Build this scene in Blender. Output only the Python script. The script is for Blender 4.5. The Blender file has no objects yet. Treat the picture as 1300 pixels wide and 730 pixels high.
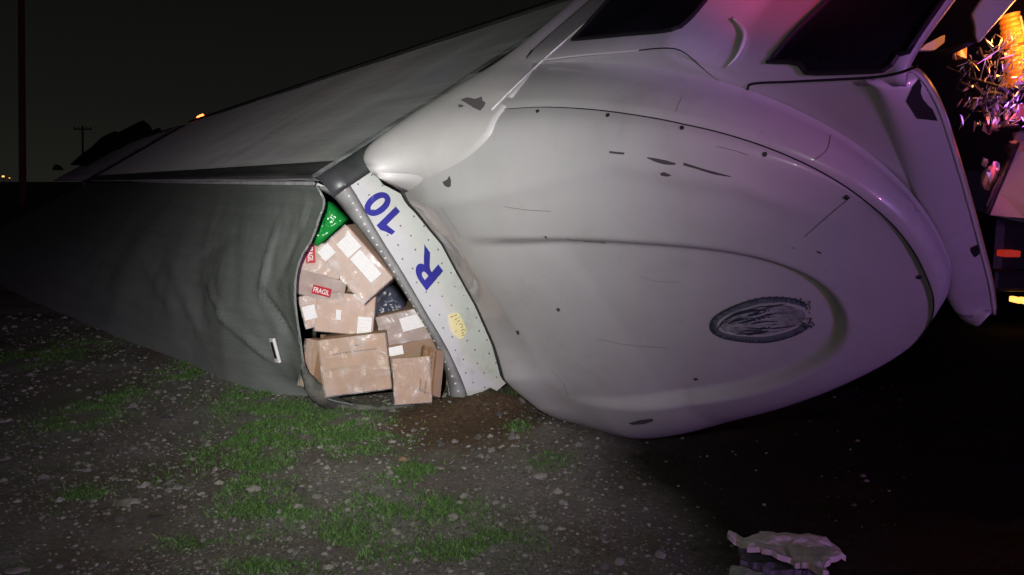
import bpy, bmesh, math, random
import numpy as np
from mathutils import Vector, Matrix, noise
from mathutils.bvhtree import BVHTree
random.seed(7); RNG = np.random.default_rng(7)
S = bpy.context.scene
COL = S.collection

# ------------------------------------------------------------------ camera
FOC = 1012.0                      # focal length in photograph pixels (1300 wide)
PITCH = math.radians(7.6)
CAM = np.array([0.0, 0.0, 1.5])
cam_d = bpy.data.cameras.new('camera'); cam = bpy.data.objects.new('camera', cam_d)
COL.objects.link(cam); S.camera = cam
cam.location = CAM; cam.rotation_euler = (math.pi/2 - PITCH, 0, 0)
cam_d.sensor_width = 36.0; cam_d.lens = 36.0*FOC/1300.0
cam_d.clip_start = 0.02; cam_d.clip_end = 3000

# ------------------------------------------------------------------ night sky
W = bpy.data.worlds.new('World'); S.world = W; W.use_nodes = True
nt = W.node_tree; nt.nodes.clear()
def wn(t, **k):
    n = nt.nodes.new(t)
    for a, b in k.items(): setattr(n, a, b)
    return n
wo = wn('ShaderNodeOutputWorld'); bg = wn('ShaderNodeBackground'); tc = wn('ShaderNodeTexCoord')
sx = wn('ShaderNodeSeparateXYZ'); rmp = wn('ShaderNodeValToRGB')
nt.links.new(tc.outputs['Generated'], sx.inputs[0]); nt.links.new(sx.outputs['Z'], rmp.inputs[0])
cr = rmp.color_ramp
cr.elements[0].position = 0.0; cr.elements[0].color = (0.0115, 0.0112, 0.0092, 1)
cr.elements[1].position = 0.32; cr.elements[1].color = (0.0022, 0.0019, 0.0021, 1)
e = cr.elements.new(0.09); e.color = (0.0072, 0.0075, 0.0063, 1)
nt.links.new(rmp.outputs[0], bg.inputs[0]); bg.inputs[1].default_value = 1.0
nt.links.new(bg.outputs[0], wo.inputs[0])

S.view_settings.view_transform = 'Standard'; S.view_settings.look = 'None'
S.view_settings.exposure = 0.0; S.view_settings.gamma = 1.0

# ------------------------------------------------------------------ lights of the place
def ray(x, y):
    c, s = math.cos(PITCH), math.sin(PITCH); u = (365-y)/FOC
    return np.array([(x-650)/FOC, c+u*s, -s+u*c])
def at(x, y, depth):
    return CAM + ray(x, y)*depth
def on_plane(x, y, p0, nn):
    d = ray(x, y); return CAM + d*(np.dot(p0-CAM, nn)/np.dot(d, nn))
def ground_at(x, y): return on_plane(x, y, np.zeros(3), np.array([0, 0, 1.0]))

def flash_lamp():
    """the phone's own flash: a narrow beam that fades towards its rim"""
    d = bpy.data.lights.new('camera_flash', 'SPOT'); o = bpy.data.objects.new('camera_flash', d); COL.objects.link(o)
    o.location = (-0.22, -0.02, 1.72)
    aim = Vector(at(456, 345, 5.0)) - Vector(o.location)
    o.rotation_euler = aim.to_track_quat('-Z', 'Y').to_euler()
    d.spot_size = math.radians(150); d.spot_blend = 0.3; d.shadow_soft_size = 0.012
    d.color = (1.0, 1.0, 0.93); d.energy = 1150.0
    d.use_nodes = True; n = d.node_tree; n.nodes.clear()
    out = n.nodes.new('ShaderNodeOutputLight'); em = n.nodes.new('ShaderNodeEmission')
    t = n.nodes.new('ShaderNodeTexCoord'); sp = n.nodes.new('ShaderNodeSeparateXYZ')
    L = n.links.new
    L(t.outputs['Normal'], sp.inputs[0])
    ab = n.nodes.new('ShaderNodeMath'); ab.operation = 'ABSOLUTE'; L(sp.outputs['Z'], ab.inputs[0])
    s1 = n.nodes.new('ShaderNodeMath'); s1.operation = 'SUBTRACT'; L(ab.outputs[0], s1.inputs[0]); s1.inputs[1].default_value = 1.0
    m1 = n.nodes.new('ShaderNodeMath'); m1.operation = 'MULTIPLY'; L(s1.outputs[0], m1.inputs[0]); m1.inputs[1].default_value = 25.0
    ex = n.nodes.new('ShaderNodeMath'); ex.operation = 'EXPONENT'; L(m1.outputs[0], ex.inputs[0])
    ad = n.nodes.new('ShaderNodeMath'); ad.operation = 'ADD'; L(ex.outputs[0], ad.inputs[0]); ad.inputs[1].default_value = 0.006
    L(ad.outputs[0], em.inputs['Strength']); L(em.outputs[0], out.inputs[0])
    return o
flash_lamp()
def point(name, loc, col, watts, rad=0.08):
    d = bpy.data.lights.new(name, 'POINT'); o = bpy.data.objects.new(name, d); COL.objects.link(o)
    o.location = loc; d.color = col; d.energy = watts; d.shadow_soft_size = rad
    return o
# emergency lights standing behind the photographer and beyond the cab
point('red_emergency_light', (3.2, -7.0, 0.95), (1.0, 0.22, 0.46), 370, 0.12)
point('blue_emergency_light', (4.0, -6.8, 0.95), (0.30, 0.24, 1.0), 680, 0.12)

def beam(name, loc, px, depth, deg, col, watts):
    d = bpy.data.lights.new(name, 'SPOT'); o = bpy.data.objects.new(name, d); COL.objects.link(o); o.location = loc
    o.rotation_euler = (Vector(at(*px, depth))-Vector(loc)).to_track_quat('-Z', 'Y').to_euler()
    d.spot_size = math.radians(deg); d.spot_blend = 1.0; d.color = col; d.energy = watts; d.shadow_soft_size = .1
# narrow spots added to lay red, violet and pink patches on the cab
beam('red_patch_spot', (3.2, -7.0, 2.4), (932, 12), 3.3, 3.2, (1.0, .05, .16), 3800)
beam('violet_patch_spot', (4.0, -6.8, 2.4), (860, 55), 3.3, 5.0, (.45, .16, 1.0), 900)
beam('pink_patch_spot', (3.4, -6.8, 2.4), (1010, 150), 2.6, 4.5, (1.0, .12, .75), 450)

# ------------------------------------------------------------------ materials
def mat(name, color, rough=0.6, metal=0.0, var=0.0, vscale=4.0, bump=0.0, bscale=60.0, coat=0.0, spec=0.5,
        dirt=None, dscale=1.5, dlo=0.5, dhi=0.7, island=0.0, stretch=None, rvar=0.0, dust=0.0, along=0.0):
    m = bpy.data.materials.new(name); m.use_nodes = True
    N = m.node_tree; b = N.nodes['Principled BSDF']; L = N.links.new
    b.inputs['Roughness'].default_value = rough; b.inputs['Metallic'].default_value = metal
    b.inputs['Coat Weight'].default_value = coat; b.inputs['Specular IOR Level'].default_value = spec
    b.inputs['Base Color'].default_value = (*color, 1)
    b.inputs['Sheen Weight'].default_value = dust; b.inputs['Sheen Roughness'].default_value = 0.35
    t = N.nodes.new('ShaderNodeTexCoord'); vec = t.outputs['Object']
    if along:
        m0 = N.nodes.new('ShaderNodeMapping'); m0.inputs['Rotation'].default_value = (0, 0, along); L(vec, m0.inputs[0]); vec = m0.outputs[0]
    if stretch:
        mp = N.nodes.new('ShaderNodeMapping'); mp.inputs['Scale'].default_value = stretch
        L(vec, mp.inputs[0]); vec = mp.outputs[0]
    last = None
    def noise_node(scale, det=6.0, r=0.6):
        n = N.nodes.new('ShaderNodeTexNoise'); n.inputs['Scale'].default_value = scale
        n.inputs['Detail'].default_value = det; n.inputs['Roughness'].default_value = r
        L(vec, n.inputs['Vector']); return n
    if var > 0 or island > 0 or dirt:
        mx = N.nodes.new('ShaderNodeMix'); mx.data_type = 'RGBA'; mx.blend_type = 'MIX'
        lo = tuple(c*(1-var) for c in color); hi = tuple(min(1, c*(1+var)) for c in color)
        mx.inputs[6].default_value = (*lo, 1); mx.inputs[7].default_value = (*hi, 1)
        if island > 0:
            lo = tuple(c*(1-island) for c in color); hi = tuple(min(1, c*(1+island)) for c in color)
            mx.inputs[6].default_value = (*lo, 1); mx.inputs[7].default_value = (*hi, 1)
            g = N.nodes.new('ShaderNodeNewGeometry'); L(g.outputs['Random Per Island'], mx.inputs[0])
        else:
            n = noise_node(vscale)
            cm = N.nodes.new('ShaderNodeMapRange'); cm.inputs[1].default_value = 0.3; cm.inputs[2].default_value = 0.7
            L(n.outputs[0], cm.inputs[0]); L(cm.outputs[0], mx.inputs[0])
        last = mx.outputs[2]
    if dirt:
        n = noise_node(dscale, 8.0, 0.7)
        cm = N.nodes.new('ShaderNodeMapRange'); cm.inputs[1].default_value = dlo; cm.inputs[2].default_value = dhi
        L(n.outputs[0], cm.inputs[0])
        m2 = N.nodes.new('ShaderNodeMix'); m2.data_type = 'RGBA'
        L(cm.outputs[0], m2.inputs[0]); L(last, m2.inputs[6]); m2.inputs[7].default_value = (*dirt, 1)
        last = m2.outputs[2]
    if last: L(last, b.inputs['Base Color'])
    if rvar > 0:
        n = noise_node(vscale*2.3)
        cm = N.nodes.new('ShaderNodeMapRange'); cm.inputs[1].default_value = 0.3; cm.inputs[2].default_value = 0.7
        cm.inputs[3].default_value = max(0.02, rough-rvar); cm.inputs[4].default_value = min(1, rough+rvar)
        L(n.outputs[0], cm.inputs[0]); L(cm.outputs[0], b.inputs['Roughness'])
    if bump > 0:
        n = noise_node(bscale, 5.0)
        bp = N.nodes.new('ShaderNodeBump'); bp.inputs['Strength'].default_value = bump; bp.inputs['Distance'].default_value = 0.01
        L(n.outputs[0], bp.inputs['Height']); L(bp.outputs[0], b.inputs['Normal'])
    return m
def emis(name, color, strength, base=(0.02, 0.02, 0.02)):
    m = bpy.data.materials.new(name); m.use_nodes = True; b = m.node_tree.nodes['Principled BSDF']
    b.inputs['Base Color'].default_value = (*base, 1); b.inputs['Emission Color'].default_value = (*color, 1)
    b.inputs['Emission Strength'].default_value = strength; return m
def film_mat(name, alpha, rough=0.12, tint=(0.9, 0.88, 0.86)):
    m = bpy.data.materials.new(name); m.use_nodes = True; N = m.node_tree; N.nodes.clear(); L = N.links.new
    o = N.nodes.new('ShaderNodeOutputMaterial'); mx = N.nodes.new('ShaderNodeMixShader')
    tr = N.nodes.new('ShaderNodeBsdfTransparent'); b = N.nodes.new('ShaderNodeBsdfPrincipled')
    b.inputs['Base Color'].default_value = (*tint, 1); b.inputs['Roughness'].default_value = rough; b.inputs['Metallic'].default_value = 0.0
    t = N.nodes.new('ShaderNodeTexCoord')
    n = N.nodes.new('ShaderNodeTexNoise'); n.inputs['Scale'].default_value = 6; n.inputs['Detail'].default_value = 2.5
    n.inputs['Distortion'].default_value = 1.5
    L(t.outputs['Object'], n.inputs['Vector'])
    v = N.nodes.new('ShaderNodeTexVoronoi'); v.inputs['Scale'].default_value = 7; L(t.outputs['Object'], v.inputs['Vector'])
    ad = N.nodes.new('ShaderNodeMath'); ad.operation = 'ADD'; L(n.outputs[0], ad.inputs[0]); L(v.outputs[0], ad.inputs[1])
    bp = N.nodes.new('ShaderNodeBump'); bp.inputs['Strength'].default_value = 0.4; bp.inputs['Distance'].default_value = 0.03
    L(ad.outputs[0], bp.inputs['Height']); L(bp.outputs[0], b.inputs['Normal'])
    mr = N.nodes.new('ShaderNodeMapRange'); mr.inputs[1].default_value = .45; mr.inputs[2].default_value = .75
    mr.inputs[3].default_value = alpha; mr.inputs[4].default_value = min(1, alpha*3.2)
    L(n.outputs[0], mr.inputs[0]); L(mr.outputs[0], mx.inputs[0])
    L(tr.outputs[0], mx.inputs[1]); L(b.outputs[0], mx.inputs[2]); L(mx.outputs[0], o.inputs[0])
    return m

M = {}
M['paint'] = mat('cab_paint', (0.485, 0.485, 0.48), 0.34, var=0.05, vscale=3, bump=0.03, bscale=25, coat=0.5, rvar=0.08,
                 dirt=(0.40, 0.385, 0.36), dscale=1.7, dlo=0.54, dhi=0.74)
M['paint_edge'] = mat('extender_paint', (0.56, 0.555, 0.54), 0.5, var=0.06, vscale=5, bump=0.05, bscale=40, coat=0.2)
M['chip'] = mat('bare_primer', (0.07, 0.065, 0.065), 0.8)
M['chip_grey'] = mat('grey_primer', (0.13, 0.115, 0.125), 0.8)
M['rubber'] = mat('black_rubber', (0.012, 0.012, 0.012), 0.6)
M['darkglass'] = mat('dark_glass', (0.012, 0.010, 0.014), 0.22, var=.6, vscale=3)
M['gap'] = mat('dark_gap', (0.01, 0.01, 0.01), 0.8)
M['bolt'] = mat('dark_bolt', (0.03, 0.03, 0.035), 0.5, 0.4)
ALONG = -math.radians(122.1)          # turns the trailer's long axis onto x
M['tarp'] = mat('roof_sheet', (0.235, 0.265, 0.24), 0.55, var=0.12, vscale=3.0, bump=0.6, bscale=42, dirt=(0.27, 0.295, 0.27),
                dscale=9, dlo=0.45, dhi=0.75, stretch=(.10, 1, 3.2), along=ALONG)
M['side'] = mat('trailer_side', (0.13, 0.143, 0.146), 0.5, var=0.35, vscale=3.2, bump=0.12, bscale=30, dirt=(0.50, 0.54, 0.56),
                dscale=3.4, dlo=0.46, dhi=0.70, rvar=0.1, dust=0.22, stretch=(.10, 1, 1), along=ALONG)
M['hem'] = mat('hem_cloth', (0.10, 0.108, 0.09), 0.7, var=.35, vscale=9, bump=.5, bscale=40, dirt=(.2, .18, .14), dscale=7, dlo=.5, dhi=.7)
M['rail'] = mat('dirty_rail', (0.10, 0.105, 0.105), 0.5, var=.5, vscale=5, dirt=(.24, .25, .25), dscale=4, dlo=.5, dhi=.75, stretch=(.15, 1, 4), along=ALONG)
M['alu'] = mat('aluminium', (0.33, 0.335, 0.325), 0.5, 0.2, var=0.2, vscale=8, bump=0.08, bscale=50, dirt=(0.19, 0.19, 0.17), dscale=5)
M['alu_dark'] = mat('dark_aluminium', (0.085, 0.09, 0.095), 0.4, 0.3, var=0.2, vscale=8)
M['rivet'] = mat('rivet_metal', (0.80, 0.80, 0.79), 0.4, 0.1)
M['rivet_dark'] = mat('rivet_dark', (0.16, 0.15, 0.15), 0.6)
M['white'] = mat('white_panel', (0.66, 0.68, 0.67), 0.45, var=0.07, vscale=5, bump=0.05, bscale=30, dirt=(0.42, 0.42, 0.38), dscale=4,
                 dlo=0.55, dhi=0.8)
M['blue'] = mat('blue_letter', (0.035, 0.035, 0.33), 0.5, var=0.12, vscale=20, dirt=(.30, .31, .48), dscale=16, dlo=.60, dhi=.78)
M['badge'] = mat('badge_foil', (1.0, 0.90, 0.52), 0.35, 0.0, var=0.05, vscale=30)  # flash thrown back by the foil is put into this bright colour
M['badge_mark'] = mat('badge_mark', (0.42, 0.22, 0.06), 0.5)
M['under'] = mat('underside', (0.03, 0.03, 0.03), 0.8)
M['plywood'] = mat('inner_wall', (0.10, 0.085, 0.07), 0.8)
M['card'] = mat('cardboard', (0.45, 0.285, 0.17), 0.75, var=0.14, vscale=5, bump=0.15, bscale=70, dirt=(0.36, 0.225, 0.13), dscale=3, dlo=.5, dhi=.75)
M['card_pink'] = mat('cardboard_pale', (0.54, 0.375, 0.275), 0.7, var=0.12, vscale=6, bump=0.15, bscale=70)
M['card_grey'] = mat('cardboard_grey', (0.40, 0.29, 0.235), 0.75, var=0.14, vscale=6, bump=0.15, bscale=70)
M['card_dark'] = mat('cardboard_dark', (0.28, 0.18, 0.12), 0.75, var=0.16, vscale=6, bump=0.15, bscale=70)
M['tape'] = mat('packing_tape', (0.40, 0.275, 0.165), 0.25, var=0.05, vscale=9)
M['paper'] = mat('white_paper', (0.80, 0.80, 0.78), 0.6, var=0.04, vscale=30)
M['print'] = mat('grey_print', (0.10, 0.08, 0.065), 0.7)
M['print_light'] = mat('pale_print', (0.66, 0.67, 0.65), 0.7)
M['red'] = mat('red_label', (0.50, 0.02, 0.035), 0.5)
M['label_text'] = mat('label_text', (0.85, 0.8, 0.78), 0.5)
M['green'] = mat('green_plastic', (0.012, 0.27, 0.045), 0.22, var=0.25, vscale=9, bump=0.3, bscale=18)
M['navy'] = mat('dark_blue_plastic', (0.045, 0.052, 0.075), 0.3, var=0.3, vscale=9, bump=0.4, bscale=22)
M['amber_wood'] = mat('amber_board', (0.26, 0.125, 0.04), 0.5, var=0.3, vscale=14)
M['film'] = film_mat('stretch_film', 0.13, 0.27)
M['film_white'] = film_mat('milky_film', 0.24, 0.25, (0.93, 0.90, 0.88))
M['stone'] = mat('gravel_stone', (0.195, 0.187, 0.165), 0.9, island=0.62)
M['stone_big'] = mat('pale_stone', (0.26, 0.24, 0.21), 0.85, var=0.3, vscale=20, bump=0.3, bscale=40)
M['grass'] = mat('grass_blade', (0.085, 0.180, 0.040), 0.7, island=0.55)
M['foam'] = mat('fibreglass', (0.78, 0.70, 0.64), 0.8, var=0.3, vscale=14, bump=0.5, bscale=60)
M['foam_green'] = mat('fibreglass_back', (0.46, 0.52, 0.45), 0.8, var=0.3, vscale=14, bump=0.5, bscale=60)
M['foam_blue'] = mat('torn_lining', (0.15, 0.15, 0.17), 0.8, var=0.3, vscale=14, bump=0.5, bscale=60)
M['decal'] = mat('emblem_ink', (0.035, 0.045, 0.06), 0.5)
M['decal_mid'] = mat('emblem_grey', (0.13, 0.15, 0.17), 0.5, var=0.15, vscale=40)
M['decal_fill'] = mat('emblem_ground_ink', (0.25, 0.265, 0.27), 0.5, var=0.45, vscale=38)
M['decal_pale'] = mat('emblem_pale', (0.40, 0.42, 0.42), 0.5)
M['glint_pale'] = mat('painted_glint', (0.62, 0.72, 0.60), 0.5)
M['red_lit_pole'] = mat('red_lit_wood', (0.30, 0.10, 0.08), 0.9, var=0.3, vscale=6)  # red light falling on the poles is put into the base colour
M['tyre'] = mat('tyre_rubber', (0.02, 0.02, 0.02), 0.8)
M['dark'] = mat('dark_metal', (0.02, 0.02, 0.022), 0.5, 0.2)
M['hood'] = mat('green_grey_panel', (0.30, 0.34, 0.31), 0.5, var=0.1)
M['chrome'] = mat('chrome', (0.75, 0.72, 0.70), 0.3, 0.8)
M['amber_lens'] = emis('amber_lens', (1.0, 0.20, 0.015), 0.34, (0.8, 0.25, 0.03))
M['amber_core'] = emis('amber_core', (1.0, 0.42, 0.06), 1.7)
M['lamp_red'] = emis('red_marker_glow', (1.0, 0.16, 0.04), 6.0)
M['lamp_warm'] = emis('warm_lamp_glow', (1.0, 0.42, 0.09), 2.2)
M['tail_reflector_glow'] = emis('tail_and_reflector_glow', (1.0, 0.06, 0.03), 0.30)

# ------------------------------------------------------------------ mesh helpers
def mesh_obj(name, verts, faces, m, parent=None, origin=(0, 0, 0), smooth=False, label=None):
    me = bpy.data.meshes.new(name)
    v = np.asarray(verts, dtype=float) - np.asarray(origin, dtype=float)
    if max(max(q) for q in faces) >= len(v): raise ValueError('face index in '+name)
    me.from_pydata(v.tolist(), [], [q for q in faces if len(q) > 2]); me.validate(); me.update()
    if smooth: me.shade_smooth()
    o = bpy.data.objects.new(name, me); COL.objects.link(o)
    if m: me.materials.append(m)
    if parent is not None:
        o.parent = parent
    else:
        o.location = origin
    if label: o['label'] = label
    return o
def top(o, label, cat, group=None):
    o['label'] = label; o['category'] = cat
    if group: o['group'] = group
    return o
def thing(name, loc, label, cat, group=None):
    o = bpy.data.objects.new(name, None); COL.objects.link(o); o.location = loc; o.empty_display_size = 0.2
    return top(o, label, cat, group)
def grid_faces(nu, nv, off=0):
    return [(off+i*nv+j, off+i*nv+j+1, off+(i+1)*nv+j+1, off+(i+1)*nv+j) for i in range(nu-1) for j in range(nv-1)]
def thicken(o, t, off=-1.0):
    md = o.modifiers.new('thick', 'SOLIDIFY'); md.thickness = t; md.offset = off; return o
def sheet(V, nu, nv, vec):
    """closed slab from a grid of points, thickened along vec"""
    V = np.asarray(V, float); n = len(V); f = grid_faces(nu, nv)
    F = list(f)+[tuple(n+i for i in q[::-1]) for q in f]
    rim = [i*nv for i in range(nu)]+[(nu-1)*nv+j for j in range(1, nv)]+[i*nv+nv-1 for i in range(nu-2, -1, -1)]+[j for j in range(nv-2, 0, -1)]
    for a, b in zip(rim, rim[1:]+rim[:1]): F.append((a, b, b+n, a+n))
    return np.concatenate([V, V+np.asarray(vec)]), F
def cr_resample(P, n):
    """Catmull-Rom resample of control points (k,d) to n points"""
    P = np.asarray(P, float); k = len(P)
    d = np.r_[0, np.cumsum(np.linalg.norm(np.diff(P, axis=0), axis=1))]
    if d[-1] == 0: return np.repeat(P[:1], n, 0)
    d /= d[-1]; T = np.linspace(0, 1, n)
    out = np.zeros((n, P.shape[1]))
    m = np.zeros_like(P)
    for i in range(k):
        a, b = max(i-1, 0), min(i+1, k-1)
        m[i] = (P[b]-P[a])/(d[b]-d[a])
    for q, t in enumerate(T):
        i = min(max(np.searchsorted(d, t, 'right')-1, 0), k-2); h = d[i+1]-d[i]; s = (t-d[i])/h
        out[q] = ((2*s**3-3*s**2+1)*P[i] + (s**3-2*s**2+s)*h*m[i] + (-2*s**3+3*s**2)*P[i+1] + (s**3-s**2)*h*m[i+1])
    return out
def cr_lin(P, n):
    P = np.asarray(P, float); d = np.r_[0, np.cumsum(np.linalg.norm(np.diff(P, axis=0), axis=1))]; q = np.linspace(0, d[-1], n)
    return np.stack([np.interp(q, d, P[:, i]) for i in range(P.shape[1])], 1)
def tube(path, rad, seg=8, closed=False, caps=True):
    """verts, faces of a tube; rad scalar or list"""
    P = np.asarray(path, float); n = len(P); R = np.broadcast_to(rad, (n,))
    V = []; F = []
    for i in range(n):
        a = P[(i-1) % n] if (closed or i > 0) else P[i]; b = P[(i+1) % n] if (closed or i < n-1) else P[i]
        t = b-a; t = t/(np.linalg.norm(t)+1e-9)
        ref = np.array([0, 0, 1.0]) if abs(t[2]) < 0.9 else np.array([1.0, 0, 0])
        u = np.cross(t, ref); u /= np.linalg.norm(u); w = np.cross(t, u)
        for j in range(seg):
            an = 2*math.pi*j/seg; V.append(P[i]+R[i]*(math.cos(an)*u+math.sin(an)*w))
    m = n if closed else n-1
    for i in range(m):
        for j in range(seg):
            F.append((i*seg+j, i*seg+(j+1) % seg, ((i+1) % n)*seg+(j+1) % seg, ((i+1) % n)*seg+j))
    if caps and not closed:
        F.append(tuple(range(seg-1, -1, -1))); F.append(tuple((n-1)*seg+j for j in range(seg)))
    return np.array(V), F
def join(parts):
    V = []; F = []; o = 0
    for v, f in parts:
        V.append(np.asarray(v)); F += [tuple(i+o for i in q) for q in f]; o += len(v)
    return np.concatenate(V), F
def box_vf(lo, hi):
    x0, y0, z0 = lo; x1, y1, z1 = hi
    V = np.array([(x0,y0,z0),(x1,y0,z0),(x1,y1,z0),(x0,y1,z0),(x0,y0,z1),(x1,y0,z1),(x1,y1,z1),(x0,y1,z1)], float)
    return V, [(0,3,2,1),(4,5,6,7),(0,1,5,4),(1,2,6,5),(2,3,7,6),(3,0,4,7)]
def bevel_box(lo, hi, b=0.01, seg=2):
    bm = bmesh.new(); v, f = box_vf(lo, hi)
    vs = [bm.verts.new(p) for p in v]
    for q in f: bm.faces.new([vs[i] for i in q])
    bmesh.ops.bevel(bm, geom=bm.edges[:], offset=b, segments=seg, profile=0.6, affect='EDGES')
    bm.verts.index_update(); V = np.array([p.co[:] for p in bm.verts]); F = [tuple(w.index for w in q.verts) for q in bm.faces]
    bm.free(); return V, F
def ico(r, jit, sub=1, squash=(1, 1, 1)):
    bm = bmesh.new(); bmesh.ops.create_icosphere(bm, subdivisions=sub, radius=r); bm.verts.index_update()
    V = np.array([v.co[:] for v in bm.verts]); F = [tuple(w.index for w in q.verts) for q in bm.faces]; bm.free()
    V = V*(1+RNG.uniform(-jit, jit, (len(V), 1)))*np.array(squash)
    return V, F
_txt = {}
def text_vf(s, bold=0.0):
    """filled outline of a word, scaled to the unit square"""
    if (s, bold) not in _txt:
        c = bpy.data.curves.new('lettering', 'FONT'); c.body = s; c.offset = bold; c.resolution_u = 6
        o = bpy.data.objects.new('lettering', c); COL.objects.link(o)
        me = o.evaluated_get(bpy.context.evaluated_depsgraph_get()).to_mesh()
        V = np.array([v.co[:2] for v in me.vertices]); F = [tuple(q.vertices) for q in me.polygons]
        bpy.data.objects.remove(o); bpy.data.curves.remove(c)
        V = (V-V.min(0))/(V.max(0)-V.min(0)); _txt[(s, bold)] = (V, F)
    return _txt[(s, bold)]
def fnoise(P, scale, seed=0.0):
    return np.array([noise.noise(Vector((p[0]*scale+seed, p[1]*scale-seed, p[2]*scale+2*seed))) for p in P])

# ------------------------------------------------------------------ frames of the wreck
ax = ray(10, 230).copy(); ax[2] = 0; ax /= np.linalg.norm(ax)
F_ = -ax                                   # towards the front of the truck
P_ = np.array([-F_[1], F_[0], 0.0]); P_ = P_ if P_[0] > 0 else -P_
Z_ = np.array([0, 0, 1.0])
Bpt = ground_at(580, 515); E_ = on_plane(402, 233, Bpt, ax)
ct = math.radians(31.7); RT = P_*math.sin(ct)-Z_*math.cos(ct); UT = P_*math.cos(ct)+Z_*math.sin(ct)
cc = math.radians(38.0); RC = P_*math.sin(cc)-Z_*math.cos(cc); NC = -P_*math.cos(cc)-Z_*math.sin(cc)
O_ = E_+Z_*0.11
def TR(t, r, u): return E_+F_*t+RT*r+UT*u          # trailer: along, down the roof, from roof to floor
def CB(t, r, n): return O_+F_*t+RC*r+NC*n          # cab: along, down across the roof, outward from the roof
def to_cb(P):
    v = np.asarray(P)-O_; return np.stack([v@F_, v@RC, v@NC], -1)
def bvh(V, F): return BVHTree.FromPolygons([Vector(v) for v in V], F)
def cast(tree, x, y, off=0.0):
    d = Vector(ray(x, y)).normalized(); h = tree.ray_cast(Vector(CAM), d)
    if h[0] is None: return None
    nn = h[1] if h[1].dot(d) < 0 else -h[1]
    return np.array(h[0]+nn*off), np.array(nn)
def cast_near(tree, x, y, off=0.0):
    for rr in range(0, 40, 2):
        for a in range(8 if rr else 1):
            h = cast(tree, x+rr*math.cos(a*.785), y+rr*math.sin(a*.785), off)
            if h is not None: return h
    raise ValueError((x, y))
def decal_poly(tree, pts, off=0.003):
    V = [cast(tree, *p, off=off) for p in pts]; V = [h[0] for h in V if h is not None]
    return np.array(V), [tuple(range(len(V)))]
def decal_stroke(tree, pts, wid, off=0.003, n=None):
    """ribbon painted along a pixel path; wid in metres (list or scalar), follows the surface"""
    pts = cr_resample(pts, n or max(4, 3*len(pts))); V = []; F = []
    H = [cast(tree, *p, off=off) for p in pts]; H = [h for h in H if h is not None]
    Wd = np.interp(np.linspace(0, 1, len(H)), np.linspace(0, 1, len(np.atleast_1d(wid))), np.atleast_1d(wid))
    for i, (q, nn) in enumerate(H):
        a = H[max(i-1, 0)][0]; b = H[min(i+1, len(H)-1)][0]; t = b-a; t /= np.linalg.norm(t)+1e-9
        s = np.cross(nn, t); s /= np.linalg.norm(s)+1e-9
        V += [q+s*Wd[i]/2, q-s*Wd[i]/2]
    for i in range(len(H)-1): F.append((2*i, 2*i+1, 2*i+3, 2*i+2))
    return np.array(V), F

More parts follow.
